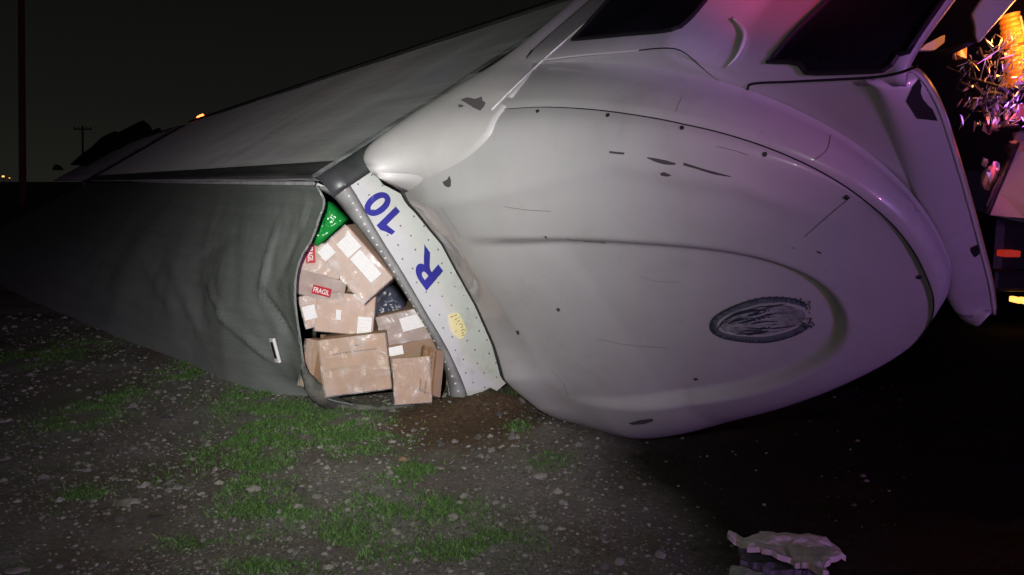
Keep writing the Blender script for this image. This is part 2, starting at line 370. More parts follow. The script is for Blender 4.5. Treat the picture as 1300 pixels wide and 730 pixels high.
# ------------------------------------------------------------------ ground
def brown_mask_nodes(N, vec, centre, rx, ry):
    mp = N.nodes.new('ShaderNodeMapping'); mp.vector_type = 'TEXTURE'
    mp.inputs['Location'].default_value = (*centre, 0); mp.inputs['Scale'].default_value = (rx, ry, 1)
    N.links.new(vec, mp.inputs[0])
    ln = N.nodes.new('ShaderNodeVectorMath'); ln.operation = 'LENGTH'; N.links.new(mp.outputs[0], ln.inputs[0])
    return ln.outputs['Value']
def ground_material():
    m = bpy.data.materials.new('gravelly_soil'); m.use_nodes = True; N = m.node_tree; L = N.links.new; b = N.nodes['Principled BSDF']
    b.inputs['Roughness'].default_value = 0.95; b.inputs['Specular IOR Level'].default_value = 0.2
    t = N.nodes.new('ShaderNodeTexCoord'); vec = t.outputs['Object']
    def nz(s, d=8, r=0.65):
        n = N.nodes.new('ShaderNodeTexNoise'); n.inputs['Scale'].default_value = s; n.inputs['Detail'].default_value = d
        n.inputs['Roughness'].default_value = r; L(vec, n.inputs['Vector']); return n.outputs[0]
    def ramp(src, stops):
        r = N.nodes.new('ShaderNodeValToRGB'); L(src, r.inputs[0]); c = r.color_ramp
        c.elements[0].position, c.elements[0].color = stops[0][0], (*stops[0][1], 1)
        c.elements[1].position, c.elements[1].color = stops[-1][0], (*stops[-1][1], 1)
        for p, col in stops[1:-1]: q = c.elements.new(p); q.color = (*col, 1)
        return r.outputs[0]
    def mix(f, a, bb):
        x = N.nodes.new('ShaderNodeMix'); x.data_type = 'RGBA'; L(f, x.inputs[0]); L(a, x.inputs[6])
        if isinstance(bb, tuple): x.inputs[7].default_value = (*bb, 1)
        else: L(bb, x.inputs[7])
        return x.outputs[2]
    fine = ramp(nz(38, 8, 0.75), [(0.3, (0.11, 0.101, 0.09)), (0.5, (0.265, 0.255, 0.225)), (0.66, (0.38, 0.35, 0.31))])
    soil = ramp(nz(26, 8, 0.75), [(0.3, (0.08, 0.066, 0.055)), (0.55, (0.20, 0.165, 0.138)), (0.7, (0.26, 0.21, 0.17))])
    big = nz(0.9, 5, 0.6)
    mr = N.nodes.new('ShaderNodeMapRange'); L(big, mr.inputs[0]); mr.inputs[1].default_value = 0.42; mr.inputs[2].default_value = 0.62
    col = mix(mr.outputs[0], fine, soil)
    # a patch of freshly turned brown earth under the torn corner
    g = ground_at(590, 535)
    d = brown_mask_nodes(N, vec, (g[0], g[1]), 0.55, 0.62)
    wob = N.nodes.new('ShaderNodeMath'); wob.operation = 'ADD'; L(d, wob.inputs[0]); L(nz(5, 4), wob.inputs[1])
    m2 = N.nodes.new('ShaderNodeMapRange'); L(wob.outputs[0], m2.inputs[0]); m2.inputs[1].default_value = 1.7; m2.inputs[2].default_value = 1.15
    brown = ramp(nz(30, 8, 0.75), [(0.3, (0.07, 0.045, 0.027)), (0.55, (0.17, 0.112, 0.067)), (0.72, (0.25, 0.18, 0.115))])
    col = mix(m2.outputs[0], col, brown)
    # past a ragged diagonal edge the ground colour turns much darker
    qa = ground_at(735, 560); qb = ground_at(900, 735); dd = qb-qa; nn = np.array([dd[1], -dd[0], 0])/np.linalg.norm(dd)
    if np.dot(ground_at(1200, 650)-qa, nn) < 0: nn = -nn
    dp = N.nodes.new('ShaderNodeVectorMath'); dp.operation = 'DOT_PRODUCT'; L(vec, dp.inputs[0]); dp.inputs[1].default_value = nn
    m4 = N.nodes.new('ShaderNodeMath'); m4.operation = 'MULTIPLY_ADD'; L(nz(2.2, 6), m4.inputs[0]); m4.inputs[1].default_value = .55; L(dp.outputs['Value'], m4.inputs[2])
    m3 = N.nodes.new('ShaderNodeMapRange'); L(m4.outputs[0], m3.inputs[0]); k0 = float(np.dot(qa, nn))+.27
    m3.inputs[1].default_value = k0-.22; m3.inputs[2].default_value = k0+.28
    dark_ground = ramp(nz(30, 8, .75), [(0.3, (.016, .015, .010)), (0.55, (.038, .036, .024)), (0.72, (.07, .065, .047))])
    col = mix(m3.outputs[0], col, dark_ground)
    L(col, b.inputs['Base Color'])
    bp = N.nodes.new('ShaderNodeBump'); bp.inputs['Strength'].default_value = 0.9; bp.inputs['Distance'].default_value = 0.02
    L(nz(45, 8, 0.75), bp.inputs['Height']); L(bp.outputs[0], b.inputs['Normal'])
    return m
M['ground'] = ground_material()
def gz(x, y):
    v = Vector((x*1.3, y*1.3, 0)); w = Vector((x*6, y*6, 3.1))
    h = 0.022*noise.noise(v) + 0.012*noise.noise(w)
    for (mx, my, mr, mh) in MOUNDS: h += mh*math.exp(-((x-mx)**2+(y-my)**2)/mr**2)*(1+.5*noise.noise(Vector((x*11, y*11, 1))))
    return h
# earth pushed up where the wreck ploughed in
MOUNDS = [(*ground_at(px, py)[:2], r, h) for px, py, r, h in [(610,512,.30,.05),(640,520,.25,.06),(690,545,.22,.06),(745,560,.25,.05),(820,562,.3,.04),(560,520,.2,.03),(900,556,.3,.03)]]
def build_ground():
    xs = np.concatenate([np.array([-1500, -300, -80, -25, -12]), np.linspace(-8, 6, 190), np.array([9, 14, 30, 90, 300, 1500])])
    ys = np.concatenate([np.array([-900, -100, -20, -3]), np.linspace(0.6, 11, 150), np.array([13, 17, 24, 40, 80, 200, 600, 1800])])
    V = [(x, y, gz(x, y) if (-8 <= x <= 6 and .6 <= y <= 11) else 0.0) for x in xs for y in ys]
    o = mesh_obj('ground', V, grid_faces(len(xs), len(ys)), M['ground'], smooth=True)
    o['kind'] = 'structure'
build_ground()

# grass patches: pixel centre, half-width, half-height in the photograph -> footprint on the ground
PATCH = [(320,560,62,26,1.0),(420,548,60,26,1.0),(470,560,46,16,.8),(518,598,44,15,1.0),(325,602,50,24,1.0),(545,640,60,13,.8),
         (440,690,70,30,1.0),(620,690,60,26,.8),(330,652,60,26,1.0),(300,505,45,14,.8),(350,525,60,16,.9),(110,532,50,20,.6),(235,470,40,12,.5),(400,655,40,18,.6),
         (100,632,30,14,.5),(655,552,18,8,.6),(190,606,22,9,.4),(520,650,90,14,.6),(560,705,60,20,.7),(655,500,22,9,.4),(700,585,40,14,.3),(60,450,60,16,.4),(150,505,30,10,.5),
         (330,722,60,12,.7),(240,690,40,10,.4),(480,625,40,10,.6)]
def grass():
    V = []; F = []; n = 0
    for (cx, cy, rx, ry, dens) in PATCH:
        a = ground_at(cx-rx, cy); b = ground_at(cx+rx, cy); c = ground_at(cx, cy-ry); d = ground_at(cx, cy+ry)
        ctr = ground_at(cx, cy); wx = np.linalg.norm(b-a)/2; wy = np.linalg.norm(d-c)/2
        cnt = int(min(12000, 14000*dens*wx*wy*3.14)+200)
        for _ in range(cnt):
            q = RNG.normal(0, 0.55, 2)
            x, y = ctr[0]+q[0]*wx, ctr[1]+q[1]*wy
            if noise.noise(Vector((x*5, y*5, 9))) < -0.12 + RNG.normal(0, .12): continue
            h = RNG.uniform(0.010, 0.034); w = RNG.uniform(0.002, 0.0045); an = RNG.uniform(0, 6.28); ln = RNG.normal(0, 0.018, 2)
            z0 = gz(x, y)-0.004; u = np.array([math.cos(an)*w, math.sin(an)*w])
            V += [(x-u[0], y-u[1], z0), (x+u[0], y+u[1], z0), (x+ln[0]*.5+u[0]*.6, y+ln[1]*.5+u[1]*.6, z0+h*.6), (x+ln[0], y+ln[1], z0+h)]
            F += [(n, n+1, n+2), (n, n+2, n+3)]; n += 4
    o = mesh_obj('grass', V, F, M['grass'])
    o['kind'] = 'stuff'; top(o, 'short green grass growing in patches on the gravelly ground', 'grass')
grass()
def gravel():
    base = [ico(1, .28, 1, (1, .8, .55)) for _ in range(10)]
    bm = bmesh.new(); parts = []
    VV = []; FF = []; off = 0
    n = 30000
    for i in range(n):
        # spread evenly over the picture's ground, so near and far ground are equally stony
        px = RNG.uniform(-60, 1150); py = 395 + 400*RNG.random()**0.8
        if px > 735+(py-560)*.94+RNG.normal(0, 35) and RNG.random() < .975: continue
        g = ground_at(px, py); x, y = g[0], g[1]
        if noise.noise(Vector((x*1.1, y*1.1, 4))) < -0.25 and RNG.random() < .7: continue
        if np.dot(g-E_, F_) < 3 and np.dot(g-E_, P_) > 1.0 and np.dot(g-E_, F_) < .3: continue
        d = g[1]; r = d*RNG.lognormal(-6.7, 0.66)
        r = min(r, 0.034)
        v, f = base[i % 10]
        an = RNG.uniform(0, 6.28); c, s = math.cos(an), math.sin(an)
        w = v*r; w = np.stack([w[:, 0]*c-w[:, 1]*s, w[:, 0]*s+w[:, 1]*c, w[:, 2]], 1)+np.array([x, y, gz(x, y)+r*.12])
        VV.append(w); FF += [tuple(k+off for k in q) for q in f]; off += len(v)
    o = mesh_obj('gravel', np.concatenate(VV), FF, M['stone'])
    o['kind'] = 'stuff'; top(o, 'loose grey and brown gravel strewn over the dark soil', 'gravel')
gravel()
def stones():
    spec = [(160, 637, 16, .35, 'flat pale stone, the longest one lying on the gravel left of the grass'),
            (686, 608, 9, .8, 'rounded pale stone on the gravel below the front of the roof fairing'),
            (558, 594, 7, .5, 'small flat cream stone right of the grass under the torn trailer corner'),
            (498, 561, 5, .8, 'small whitish stone at the edge of the grass under the brown boxes'),
            (512, 583, 7, .9, 'small ochre lump of earth in the brown soil under the brown boxes'),
            (718, 639, 7, .6, 'flattish grey stone at the right end of the lit gravel'),
            (212, 532, 7, .6, 'dark stone alone in the grey gravel in front of the roof sheet'),
            (464, 536, 6, .9, 'white pebble in the grass just under the torn roof hem'),
            (200, 655, 12, .2, 'thin dark stick-like stone lying in the gravel at lower left'),
            (25, 722, 14, .5, 'grey stone at the bottom left edge of the gravel'),
            (712, 669, 6, .7, 'pinkish pebble on the dark gravel at lower right of the grass')]
    for i, (px, py, hw, sq, lab) in enumerate(spec):
        g = ground_at(px, py); r = hw/FOC*np.linalg.norm(g-CAM)
        v, f = ico(r, .2, 2, (1, .6, max(.22, sq*.6)))
        v = v+fnoise(v, 2.2/r*.4, i*3.1)[:, None]*r*.2
        m = M['stone_big'] if i not in (4, 6, 8) else (M['card_dark'] if i == 4 else M['chip'])
        o = mesh_obj('stone', v+g+np.array([0, 0, gz(g[0], g[1])+r*.1*sq]), f, m, origin=g, smooth=False)
        top(o, lab, 'stone', 'larger stones among the gravel')
stones()

# ------------------------------------------------------------------ semi-trailer lying on its side
LEN = 15.9
TB = TR(0, 0, 0)*1.0; TB[2] = 0
trailer = thing('semi_trailer', TB, 'grey semi-trailer on its side with its roof torn open at the front corner', 'trailer')
SIDE_K = 2.72
# top side (now facing up): sheet with slight waves
def side_panel(root, origin, t0, t1, name='side_panel', nt_=90, nk=26):
    ts = np.linspace(t0, t1, nt_); ks = np.linspace(0.05, SIDE_K, nk); V = []
    for t in ts:
        for k in ks:
            w = 0.012*noise.noise(Vector((t*.8, k*1.4, 0))) + 0.004*noise.noise(Vector((t*3, k*.8, 5)))
            V.append(TR(t, -0.0+w, k))
    o = mesh_obj(name, V, grid_faces(nt_, nk), M['side'], root, origin, True); thicken(o, 0.03, 0); return o
side_panel(trailer, TB, -0.1, -LEN)
# long folds and rails on the side: posts' creases that show as pale streaks
def strip_on_side(root, origin, t0, t1, k0, k1, name, m, h=0.012):
    V, F = [], []
    c = [TR(t0, -.018, k0), TR(t1, -.018, k0), TR(t1, -.018, k1), TR(t0, -.018, k1)]
    V = c+[q-RT*h for q in c]
    F = [(4, 5, 6, 7), (0, 1, 5, 4), (1, 2, 6, 5), (2, 3, 7, 6), (3, 0, 4, 7)]
    return mesh_obj(name, V, F, m, root, origin)
strip_on_side(trailer, TB, -.11, -LEN, 0.035, 0.20, 'roof_rail', M['rail'], .02)
strip_on_side(trailer, TB, -.11, -LEN, SIDE_K-.10, SIDE_K+.01, 'floor_rail', M['rail'], .03)
# pale lip of the roof rail along the edge at eye level
v, f = tube([TR(-.05, 0.0, .0), TR(-LEN, 0.0, .0)], 0.012, 8); mesh_obj('roof_edge_lip', v, f, M['alu'], trailer, TB, True)
v, f = box_vf((0, 0, 0), (1, 1, 1))
def slab(root, origin, a, b, m, name):        # box in trailer coordinates
    v, f = box_vf(a, b); return mesh_obj(name, [TR(*q) for q in v], f, m, root, origin)
slab(trailer, TB, (-LEN, 0.03, SIDE_K), (-.1, 2.4, SIDE_K+.12), M['under'], 'floor')
slab(trailer, TB, (-LEN-.05, 0.0, 0.02), (-LEN, 2.4, SIDE_K), M['dark'], 'rear_door')
slab(trailer, TB, (-LEN, 2.3, 0.3), (-.1, 2.36, SIDE_K), M['plywood'], 'lower_side')

# nose: white front wall with rounded aluminium corner band
def front_pts(px):                      # photograph pixels on the nose plane
    return np.array([on_plane(x, y, TR(0, 0, 0), F_) for x, y in px])
band_out = [(441, 231), (452, 248), (480, 297), (512, 348), (540, 396), (566, 440), (584, 478), (592, 500), (597, 525)]
band_in = [(403, 234), (424, 244), (441, 263), (470, 298), (496, 334), (530, 387), (552, 424), (568, 466), (577, 526)]
bo = cr_resample(front_pts(band_out), 40)
bi = cr_resample(np.array([on_plane(x, y, TR(-.11, 0, 0), F_) for x, y in band_in]), 40)
V = []; NB = 9
for i in range(40):
    for j in range(NB):
        a = j/(NB-1)*math.pi/2
        # quarter-round from the roof sheet (back) to the nose (front), bulging outwards
        mid = bi[i]+(bo[i]-bi[i])*(1-math.cos(a))
        q = bi[i]*math.cos(a)**2+bo[i]*math.sin(a)**2 + (F_*.03-UT*.045)*math.sin(2*a)
        V.append(q)
o = mesh_obj('corner_band', V, grid_faces(40, NB), M['alu'], trailer, TB, True); thicken(o, .01, 0)
band_tree = bvh(V, grid_faces(40, NB))
# raised inner lip of the band
lip = np.array([V[i*NB] for i in range(40)])
v, f = tube(lip-UT*.008, .016, 8); mesh_obj('roof_edge_trim', v, f, M['rivet'], trailer, TB, True)
lip2 = np.array([V[i*NB+2] for i in range(40)])
v, f = tube(lip2-UT*.003, .010, 8); mesh_obj('roof_edge_trim', v, f, M['alu_dark'], trailer, TB, True)
# front wall sheet
fw = []
for i in range(40):
    for k in np.linspace(0, 1, 12):
        fw.append(bo[i]*(1)+UT*(k*2.4)+F_*(.004+.006*math.sin(i*.35)*k))
fw = [q for q in fw]
slab_v, slab_f = sheet(fw, 40, 12, -F_*.02)
mesh_obj('front_wall', slab_v, slab_f, M['white'], trailer, TB)
wall_tree = bvh(fw, grid_faces(40, 12))
# dark rounded corner post between nose and upper side
V = []
for k in np.linspace(0, SIDE_K, 24):
    for j in range(8):
        a = j/7*math.pi/2
        V.append(TR(-.11+.12*math.sin(a), -.012+.13*(1-math.cos(a)), .04+k))
o = mesh_obj('corner_post', V, grid_faces(24, 8), M['alu_dark'], trailer, TB, True); thicken(o, .008, 0)
# rivets
R = []
def rivet(P, nn, r=.006):
    nn = nn/np.linalg.norm(nn); u = np.cross(nn, Z_); u /= np.linalg.norm(u); w = np.cross(nn, u)
    v = [P+r*(math.cos(a)*u+math.sin(a)*w) for a in np.linspace(0, 6.283, 6, endpoint=False)]+[P+nn*r*.6]
    return np.array(v), [(i, (i+1) % 6, 6) for i in range(6)]
pb = cr_resample(np.array(band_out, float), 34)
for i, q in enumerate(pb):
    for dx in ((-9, 1), (-22, 5)) if i % 2 else ((-9, 1),):
        h = cast(band_tree, q[0]+dx[0], q[1]+dx[1], .001)
        if h: R.append(rivet(h[0]+h[1]*.004, h[1], r=.0085))
v, f = join(R); o = mesh_obj('rivets', v, f, M['rivet'], trailer, TB); o['kind'] = 'stuff'
R = []
for i in range(1, 38, 2):
    for k in (.035, .14, .25, .36):
        P = bo[i]+UT*(k+.012*(i % 4))
        R.append(rivet(P+F_*.0035, F_, .0070))
v, f = join(R); o = mesh_obj('rivets', v, f, M['rivet_dark'], trailer, TB); o['kind'] = 'stuff'
# lettering R 10
def letter(ch, p0, p1, p2, bold):
    A = [cast_near(wall_tree, *p, off=.006)[0] for p in (p0, p1, p2)]
    v, f = text_vf(ch, bold) if ch != '1' else (np.array([(.62, 0), (1, 0), (1, 1), (.66, 1), (.40, .90), (0, .80), (0, .62), (.62, .70)]), [(0, 1, 2, 3, 4, 7), (4, 5, 6, 7)])
    X = [A[0]+(A[1]-A[0])*a+(A[2]-A[0])*b for a, b in v]
    o = mesh_obj('letter', X, f, M['blue'], trailer, TB); return o
letter('R', (562, 344), (538, 310), (541, 369), .03)
letter('1', (516, 279), (502, 262), (492, 303), .03)
letter('0', (501, 257), (485, 238), (473, 280), .03)
# oval reflective badge with worn marks
def badge():
    c = (580, 413); V = []
    L = np.array([.35, .94])*17; Wd = np.array([-.9, .32])*9.5
    pts = []
    for a in np.linspace(0, 2*math.pi, 26, endpoint=False):
        q = np.sign(math.cos(a))*abs(math.cos(a))**.75, np.sign(math.sin(a))*abs(math.sin(a))**.85
        rr = 1+.06*math.sin(5*a+1)
        pts.append((c[0]+(L[0]*q[0]+Wd[0]*q[1])*rr, c[1]+(L[1]*q[0]+Wd[1]*q[1])*rr))
    v, f = decal_poly(wall_tree, pts, .005); v2, f2 = sheet_poly(v, F_*.003)
    b = mesh_obj('badge', v2, f2, M['badge'], trailer, TB)
    st = []
    for k, (du, dw, n) in enumerate([(-.78, .3, .5), (-.78, -.25, .4), (-.5, -.1, .3), (-.3, -.35, .35), (-.05, -.45, .35), (.2, -.5, .35), (.42, -.45, .4), (.62, -.35, .4), (.8, -.25, .35),
                                      (.35, .5, .2), (-.15, .05, .15), (-.55, -.55, .2), (.05, -.7, .2), (.5, -.75, .25)]):
        a = np.array(c)+L*du+Wd*(dw-n*.5); bb = np.array(c)+L*(du+.03)+Wd*(dw+n*.5)
        st.append(decal_stroke(wall_tree, [a, bb], .006, off=.0095, n=3))
    for v, f in st: mesh_obj('badge_mark', v, f, M['badge_mark'], b, TB)
def sheet_poly(v, vec):
    n = len(v); F = [tuple(range(n)), tuple(range(2*n-1, n-1, -1))]+[(i, (i+1) % n, n+(i+1) % n, n+i) for i in range(n)]
    return np.concatenate([v, v+vec]), F
badge()

# torn roof sheet
GP = np.array([(500,519),(440,517),(411,514),(371,507),(327,492),(283,479),(240,459),(174,435),(130,420),(90,402)], float)
G3 = np.array([ground_at(*q) for q in GP]); GT = (G3-E_)@F_; GPp = (G3-E_)@P_
def gp(t):     # foot of the sheet: offset across the axis at station t
    return float(np.interp(-t, np.r_[-GT, 7.6, 16.5], np.r_[GPp, -1.5, -2.9]))
edge = [(403,237,4.72),(412,256,4.72),(405,280,4.76),(398,300,4.80),(385,322,4.84),(377,345,4.87),(375,370,4.89),(377,400,4.93),(381,430,4.97),(385,460,5.01),(391,483,5.06),(400,498,5.12),(420,508,5.16),(450,515,5.17)]
ED = cr_resample(np.array([at(*q) for q in edge]), 60)
NV = 60; stations = np.r_[np.linspace(0, 1, 40)**1.3, ]
V = []
tmax = LEN-.05
cols = np.r_[0, np.cumsum(np.r_[np.full(46, .05), np.full(40, .11), np.full(24, .38)])]; cols = cols[cols < tmax]
for ci, s in enumerate(cols):
    t = -.06-s
    for j in range(NV):
        vv = j/(NV-1)
        top_ = TR(t, .012, 0); tt = t-.35*vv**2*math.exp(-s)
        foot = E_+F_*t+P_*gp(t-.15); foot = np.array([foot[0], foot[1], -.03])
        q = top_*(1-vv)+foot*vv
        q = q+(-UT)*(.16*math.sin(math.pi*vv)**1.2*(1-.3*math.exp(-s)))           # sag of the load behind the sheet
        w = 1/(1+math.exp((s-.42)*9)) if s < 1.6 else 0.0                              # near the tear follow the torn edge
        w = max(0.0, 1-s/1.15)**2*(3-2*max(0.0, 1-s/1.15)) if s < 1.15 else 0.0
        q = q*(1-w)+(ED[min(j, 59)]-F_*s*.95)*w
        env = math.sin(math.pi*min(1, vv*1.0))**.7
        # creases: slack folds hanging from the tear and broad ripples
        wob = .030*noise.noise(Vector((s*1.4+vv*1.2, vv*2.4, 2))) + .013*noise.noise(Vector((s*4+vv*3, vv*5, 7)))+.004*noise.noise(Vector((s*11, vv*14, 3)))
        q = q+(-UT)*wob*env*min(1, s/.1+.15)
        V.append(q)
V = np.array(V); nC = len(cols)
def crease(p0, p1, width, amp):
    """push a sharp fold into the sheet along a line seen between two photograph points"""
    tr_ = bvh(V, grid_faces(nC, NV)); pts = [cast(tr_, p0[0]+(p1[0]-p0[0])*a, p0[1]+(p1[1]-p0[1])*a) for a in np.linspace(0, 1, 14)]
    pts = np.array([q[0] for q in pts if q is not None])
    for i in range(len(V)):
        d = np.linalg.norm(pts-V[i], axis=1); k = int(np.argmin(d)); dm = d[k]
        if dm < width*3:
            fade = math.sin(math.pi*(k+.5)/len(pts))**.5
            V[i] += -UT*amp*math.exp(-(dm/width)**2)*fade
for a in [((265,362),(287,410),.028,.05),((285,405),(345,455),.035,.045),((352,285),(330,372),.035,.05),((330,370),(372,430),.035,-.04),((215,330),(255,420),.07,.03),
          ((395,262),(345,372),.05,-.02),((300,300),(250,330),.06,-.02),((170,300),(225,400),.09,.04),((390,250),(382,300),.03,.02),((372,260),(355,330),.03,-.015),((245,262),(395,268),.02,.01),((230,300),(340,296),.02,.008)]:
    crease(*a)
sv, sf = sheet(V, nC, NV, UT*.006)
roof = mesh_obj('roof_sheet', sv, sf, M['tarp'], trailer, TB, True)
roof_tree = bvh(V, grid_faces(nC, NV))
# frayed white edge of the tear, rolled hem along the ground
v, f = tube(ED[:52]+RNG.normal(0, .0025, (52, 3))-UT*.004, np.interp(np.arange(52), [0, 8, 16, 22, 52], [.004, .006, .006, .0028, .0026]), 6)
mesh_obj('torn_edge', v, f, M['alu'], trailer, TB)
hem_px = [(384,462),(390,486),(405,503),(430,513),(462,518),(495,517),(520,514),(548,513),(572,514)]
HP = []
for i, q in enumerate(hem_px):
    g = ground_at(q[0], q[1]+3); HP.append(g if i > 2 else at(q[0], q[1], [5.01, 5.08, 5.14][i]))
HP = cr_resample(HP, 44)+np.array([0, 0, .012])
HP = HP+np.stack([fnoise(HP, 9)*.012, fnoise(HP, 8, 3)*.012, fnoise(HP, 11, 6)*.008], 1)
v, f = tube(HP, np.interp(np.arange(44), [0, 8, 18, 26, 43], [.012, .055, .045, .022, .012]), 10); v = v+(fnoise(v, 20)*.008)[:, None]
mesh_obj('rolled_hem', v, f, M['hem'], trailer, TB, True)
# small white marker lamp on the sheet
def marker():
    q, nn = cast_near(roof_tree, 352, 443, .01)
    a = cast_near(roof_tree, 349, 428, .012)[0]; b = cast_near(roof_tree, 357, 459, .012)[0]
    y = (b-a); L = np.linalg.norm(y); y /= L; x = np.cross(y, nn); x /= np.linalg.norm(x); zz = np.cross(x, y)
    if zz@nn < 0: zz = -zz
    bv, bf = bevel_box((-.030, -L/2, 0), (.030, L/2, .022), .008)
    c = (a+b)/2
    h = mesh_obj('marker_lamp', [c+x*p[0]+y*p[1]+zz*p[2] for p in bv], bf, M['paper'], trailer, TB)
    sgn = 1 if (x@np.array([-1, 0, 0])) > 0 else -1
    bv, bf = bevel_box((-.022, -L*.36, 0), (.010, L*.30, .006), .002)
    mesh_obj('lens', [c+x*p[0]*sgn+y*p[1]+zz*(p[2]+.021) for p in bv], bf, M['gap'], h, TB)
marker()
# glowing side marker on the floor rail, where the trailer's far end meets the sky
v, f = bevel_box((-.16, -.05, -.06), (.16, .05, .06), .02)
h = mesh_obj('side_marker_lamp', [TR(-15.35+q[0], -.02+q[1], SIDE_K+.10+q[2]) for q in v], f, M['lamp_red'], trailer, TB)

# ------------------------------------------------------------------ second trailer behind, on its side, wheels in the air
T2 = TR(-18.0, 0, 0).copy(); T2[2] = 0
second = thing('rear_trailer', T2, 'dark second trailer behind the first with its wheels showing against the sky', 'trailer')
side_panel(second, T2, -17.6, -33, nt_=40, nk=10)
slab(second, T2, (-33, .04, SIDE_K), (-17.6, 2.4, SIDE_K+.12), M['under'], 'floor')
slab(second, T2, (-33, .03, -.02), (-17.6, 1.7, .02), M['tarp'], 'roof_sheet')
slab(second, T2, (-17.62, .0, 0.02), (-17.58, 1.7, SIDE_K), M['under'], 'front_wall')
def wheel(root, origin, t, k, r=.52):
    V, F = [], []
    prof = [(.30, 0), (.36, -.01), (r-.05, .0), (r, .03), (r, .45), (r-.05, .5), (.30, .5)]
    n = 28
    for i in range(n):
        a = 2*math.pi*i/n
        for pr, pw in prof: V.append(TR(t+pr*math.cos(a), .05+pw, k+pr*math.sin(a)))
    m = len(prof)
    for i in range(n):
        for j in range(m-1): F.append((i*m+j, ((i+1) % n)*m+j, ((i+1) % n)*m+j+1, i*m+j+1))
    w = mesh_obj('wheel', V, F, M['tyre'], root, origin, True)
    V = [TR(t+.30*math.cos(a)*s, .05+d, k+.30*math.sin(a)*s) for s, d in ((1, .01), (.7, .08), (.45, .05)) for a in np.linspace(0, 6.283, 20, endpoint=False)]
    F = [(j*20+i, j*20+(i+1) % 20, (j+1)*20+(i+1) % 20, (j+1)*20+i) for j in range(2) for i in range(20)]+[tuple(40+i for i in range(20))]
    mesh_obj('rim', V, F, M['dark'], w, origin)
def hulk(name, px, depth, m, thick):
    P = np.array([at(x, y, depth) for x, y in px]); v, f = sheet_poly(P, ax*thick); bm = bmesh.new(); vs = [bm.verts.new(q) for q in v]
    for q in f: bm.faces.new([vs[i] for i in q])
    bmesh.ops.recalc_face_normals(bm, faces=bm.faces[:]); bmesh.ops.bevel(bm, geom=bm.edges[:], offset=.06, segments=2, profile=.6, affect='EDGES')
    bm.verts.index_update(); V = [q.co[:] for q in bm.verts]; F = [tuple(w.index for w in q.verts) for q in bm.faces]; bm.free()
    return mesh_obj(name, V, F, M[m], second, T2)
hulk('mud_guard', [(151,168),(166,160),(182,152),(190,158),(198,172),(188,184),(150,196)], 27, 'dark', 1.0)
hulk('axle_housing', [(90,209),(103,197),(118,186),(133,172),(146,166),(155,169),(164,192),(120,210)], 28, 'dark', 1.0)
hulk('landing_foot', [(66,216),(70,208),(77,210),(82,216)], 30, 'dark', .4)
wheel(second, T2, -27.5, 3.3, .55); wheel(second, T2, -30.5, 3.3, .55)
# ------------------------------------------------------------------ tractor cab on its side
C0 = CB(1.8, 1.9, -.9).copy(); C0[2] = 0
cab = thing('overturned_truck_cab', C0, 'pale silver truck cab on its side with a big scratched roof fairing', 'truck cab')
Q = 2.4; RW = 1.03; TF0 = .78; TL = 2.3
def wid(t):
    dt = min(max((t-TF0)/TL, 0), 1); return RW*max(0.0, 1-dt**Q)**(1/Q)
def low(t): return float(np.mean(np.interp([t-.16, t-.08, t, t+.08, t+.16], [.78, 1.0, 1.3, 1.6, 1.9, 2.1, 2.4, 2.65, 2.9, 3.08], [1.02, 1.075, 1.11, 1.055, .965, .905, .82, .745, .68, .65])))   # the lower front corner is pushed in
def n_c1(t): return float(np.interp(t, [.78, 1.2, 1.47, 1.8, 2.26, 2.48, 2.81, 3.0, 3.08], [-.16, -.30, -.38, -.42, -.46, -.485, -.54, -.575, -.60]))
def n_c0(t): return float(np.interp(t, [.78, 1.5, 2.2, 3.08], [-.74, -.745, -.735, -.715]))
REAR = ([0, .20, .60, 1.0, 1.27, 1.47, 1.78, 2.06], [0, -.03, -.067, -.01, .05, .117, .08, 0.0])
def n_dome(t, v):
    """height of the fairing's skin at station t, v from -1 (upper edge) to 1 (lower edge)"""
    dt = (t-TF0)/TL; r = 1.03+v*wid(t)*(low(t) if v > 0 else 1)
    c1 = n_c1(t); crn = -.62*dt**2
    pw = .5
    n = c1+(crn-c1)*max(0.0, 1-abs(v)**(4.2 if v < 0 else float(np.interp(t, [1.3, 1.9], [7, 3.0]))))**pw
    # rear edge buckled in the crash
    n += float(np.interp(r, *REAR))*math.exp(-((t-TF0)/.22)**1.6)
    # valley between the bright corner lobe and the dome
    rv = .13+.02*(t-.8); n -= .030*math.exp(-((r-rv)/.055)**2)*max(0, 1-(t-.78)/1.0)
    # soft character line
    rl = float(np.interp(t, [1.0, 2.22, 2.64, 2.9], [.30, .26, .46, .70])); n += .010*math.exp(-((r-rl)/.05)**2)*min(1, max(0, (3.0-t)/.4))
    # recessed teardrop panel
    def rho(t_, r_): return ((abs(r_-1.09)/.57)**2.2+(max(0, t_-1.0)/1.77)**2.2)**(1/2.2)
    q0 = rho(t, r)
    if q0 < 1.2:
        gt = (rho(t+.01, r)-q0)/.01; gr = (rho(t, r+.01)-q0)/.01
        d = (1-q0)/max(.4, math.hypot(gt, gr))
        s = min(1, max(0, (d+.040)/.08)); s = s*s*(3-2*s)
        n -= .060*s*min(1, max(0, (t-1.1)/.7))
    # dents low on the rear edge
    n += .016*math.sin(9*(r-1.3)+3*(t-.8))*math.exp(-((r-1.62)/.25)**2-((t-.95)/.22)**2)
    n += .004*noise.noise(Vector((t*2.2, r*2.2, 1)))
    return n
NS, NVV = 150, 150
ss = 1-(1-np.linspace(0, 1, NS))**1.7
V = []; PV = np.sin(np.linspace(-1, 1, NVV)*math.pi/2)
PV = .55*PV+.45*np.linspace(-1, 1, NVV)
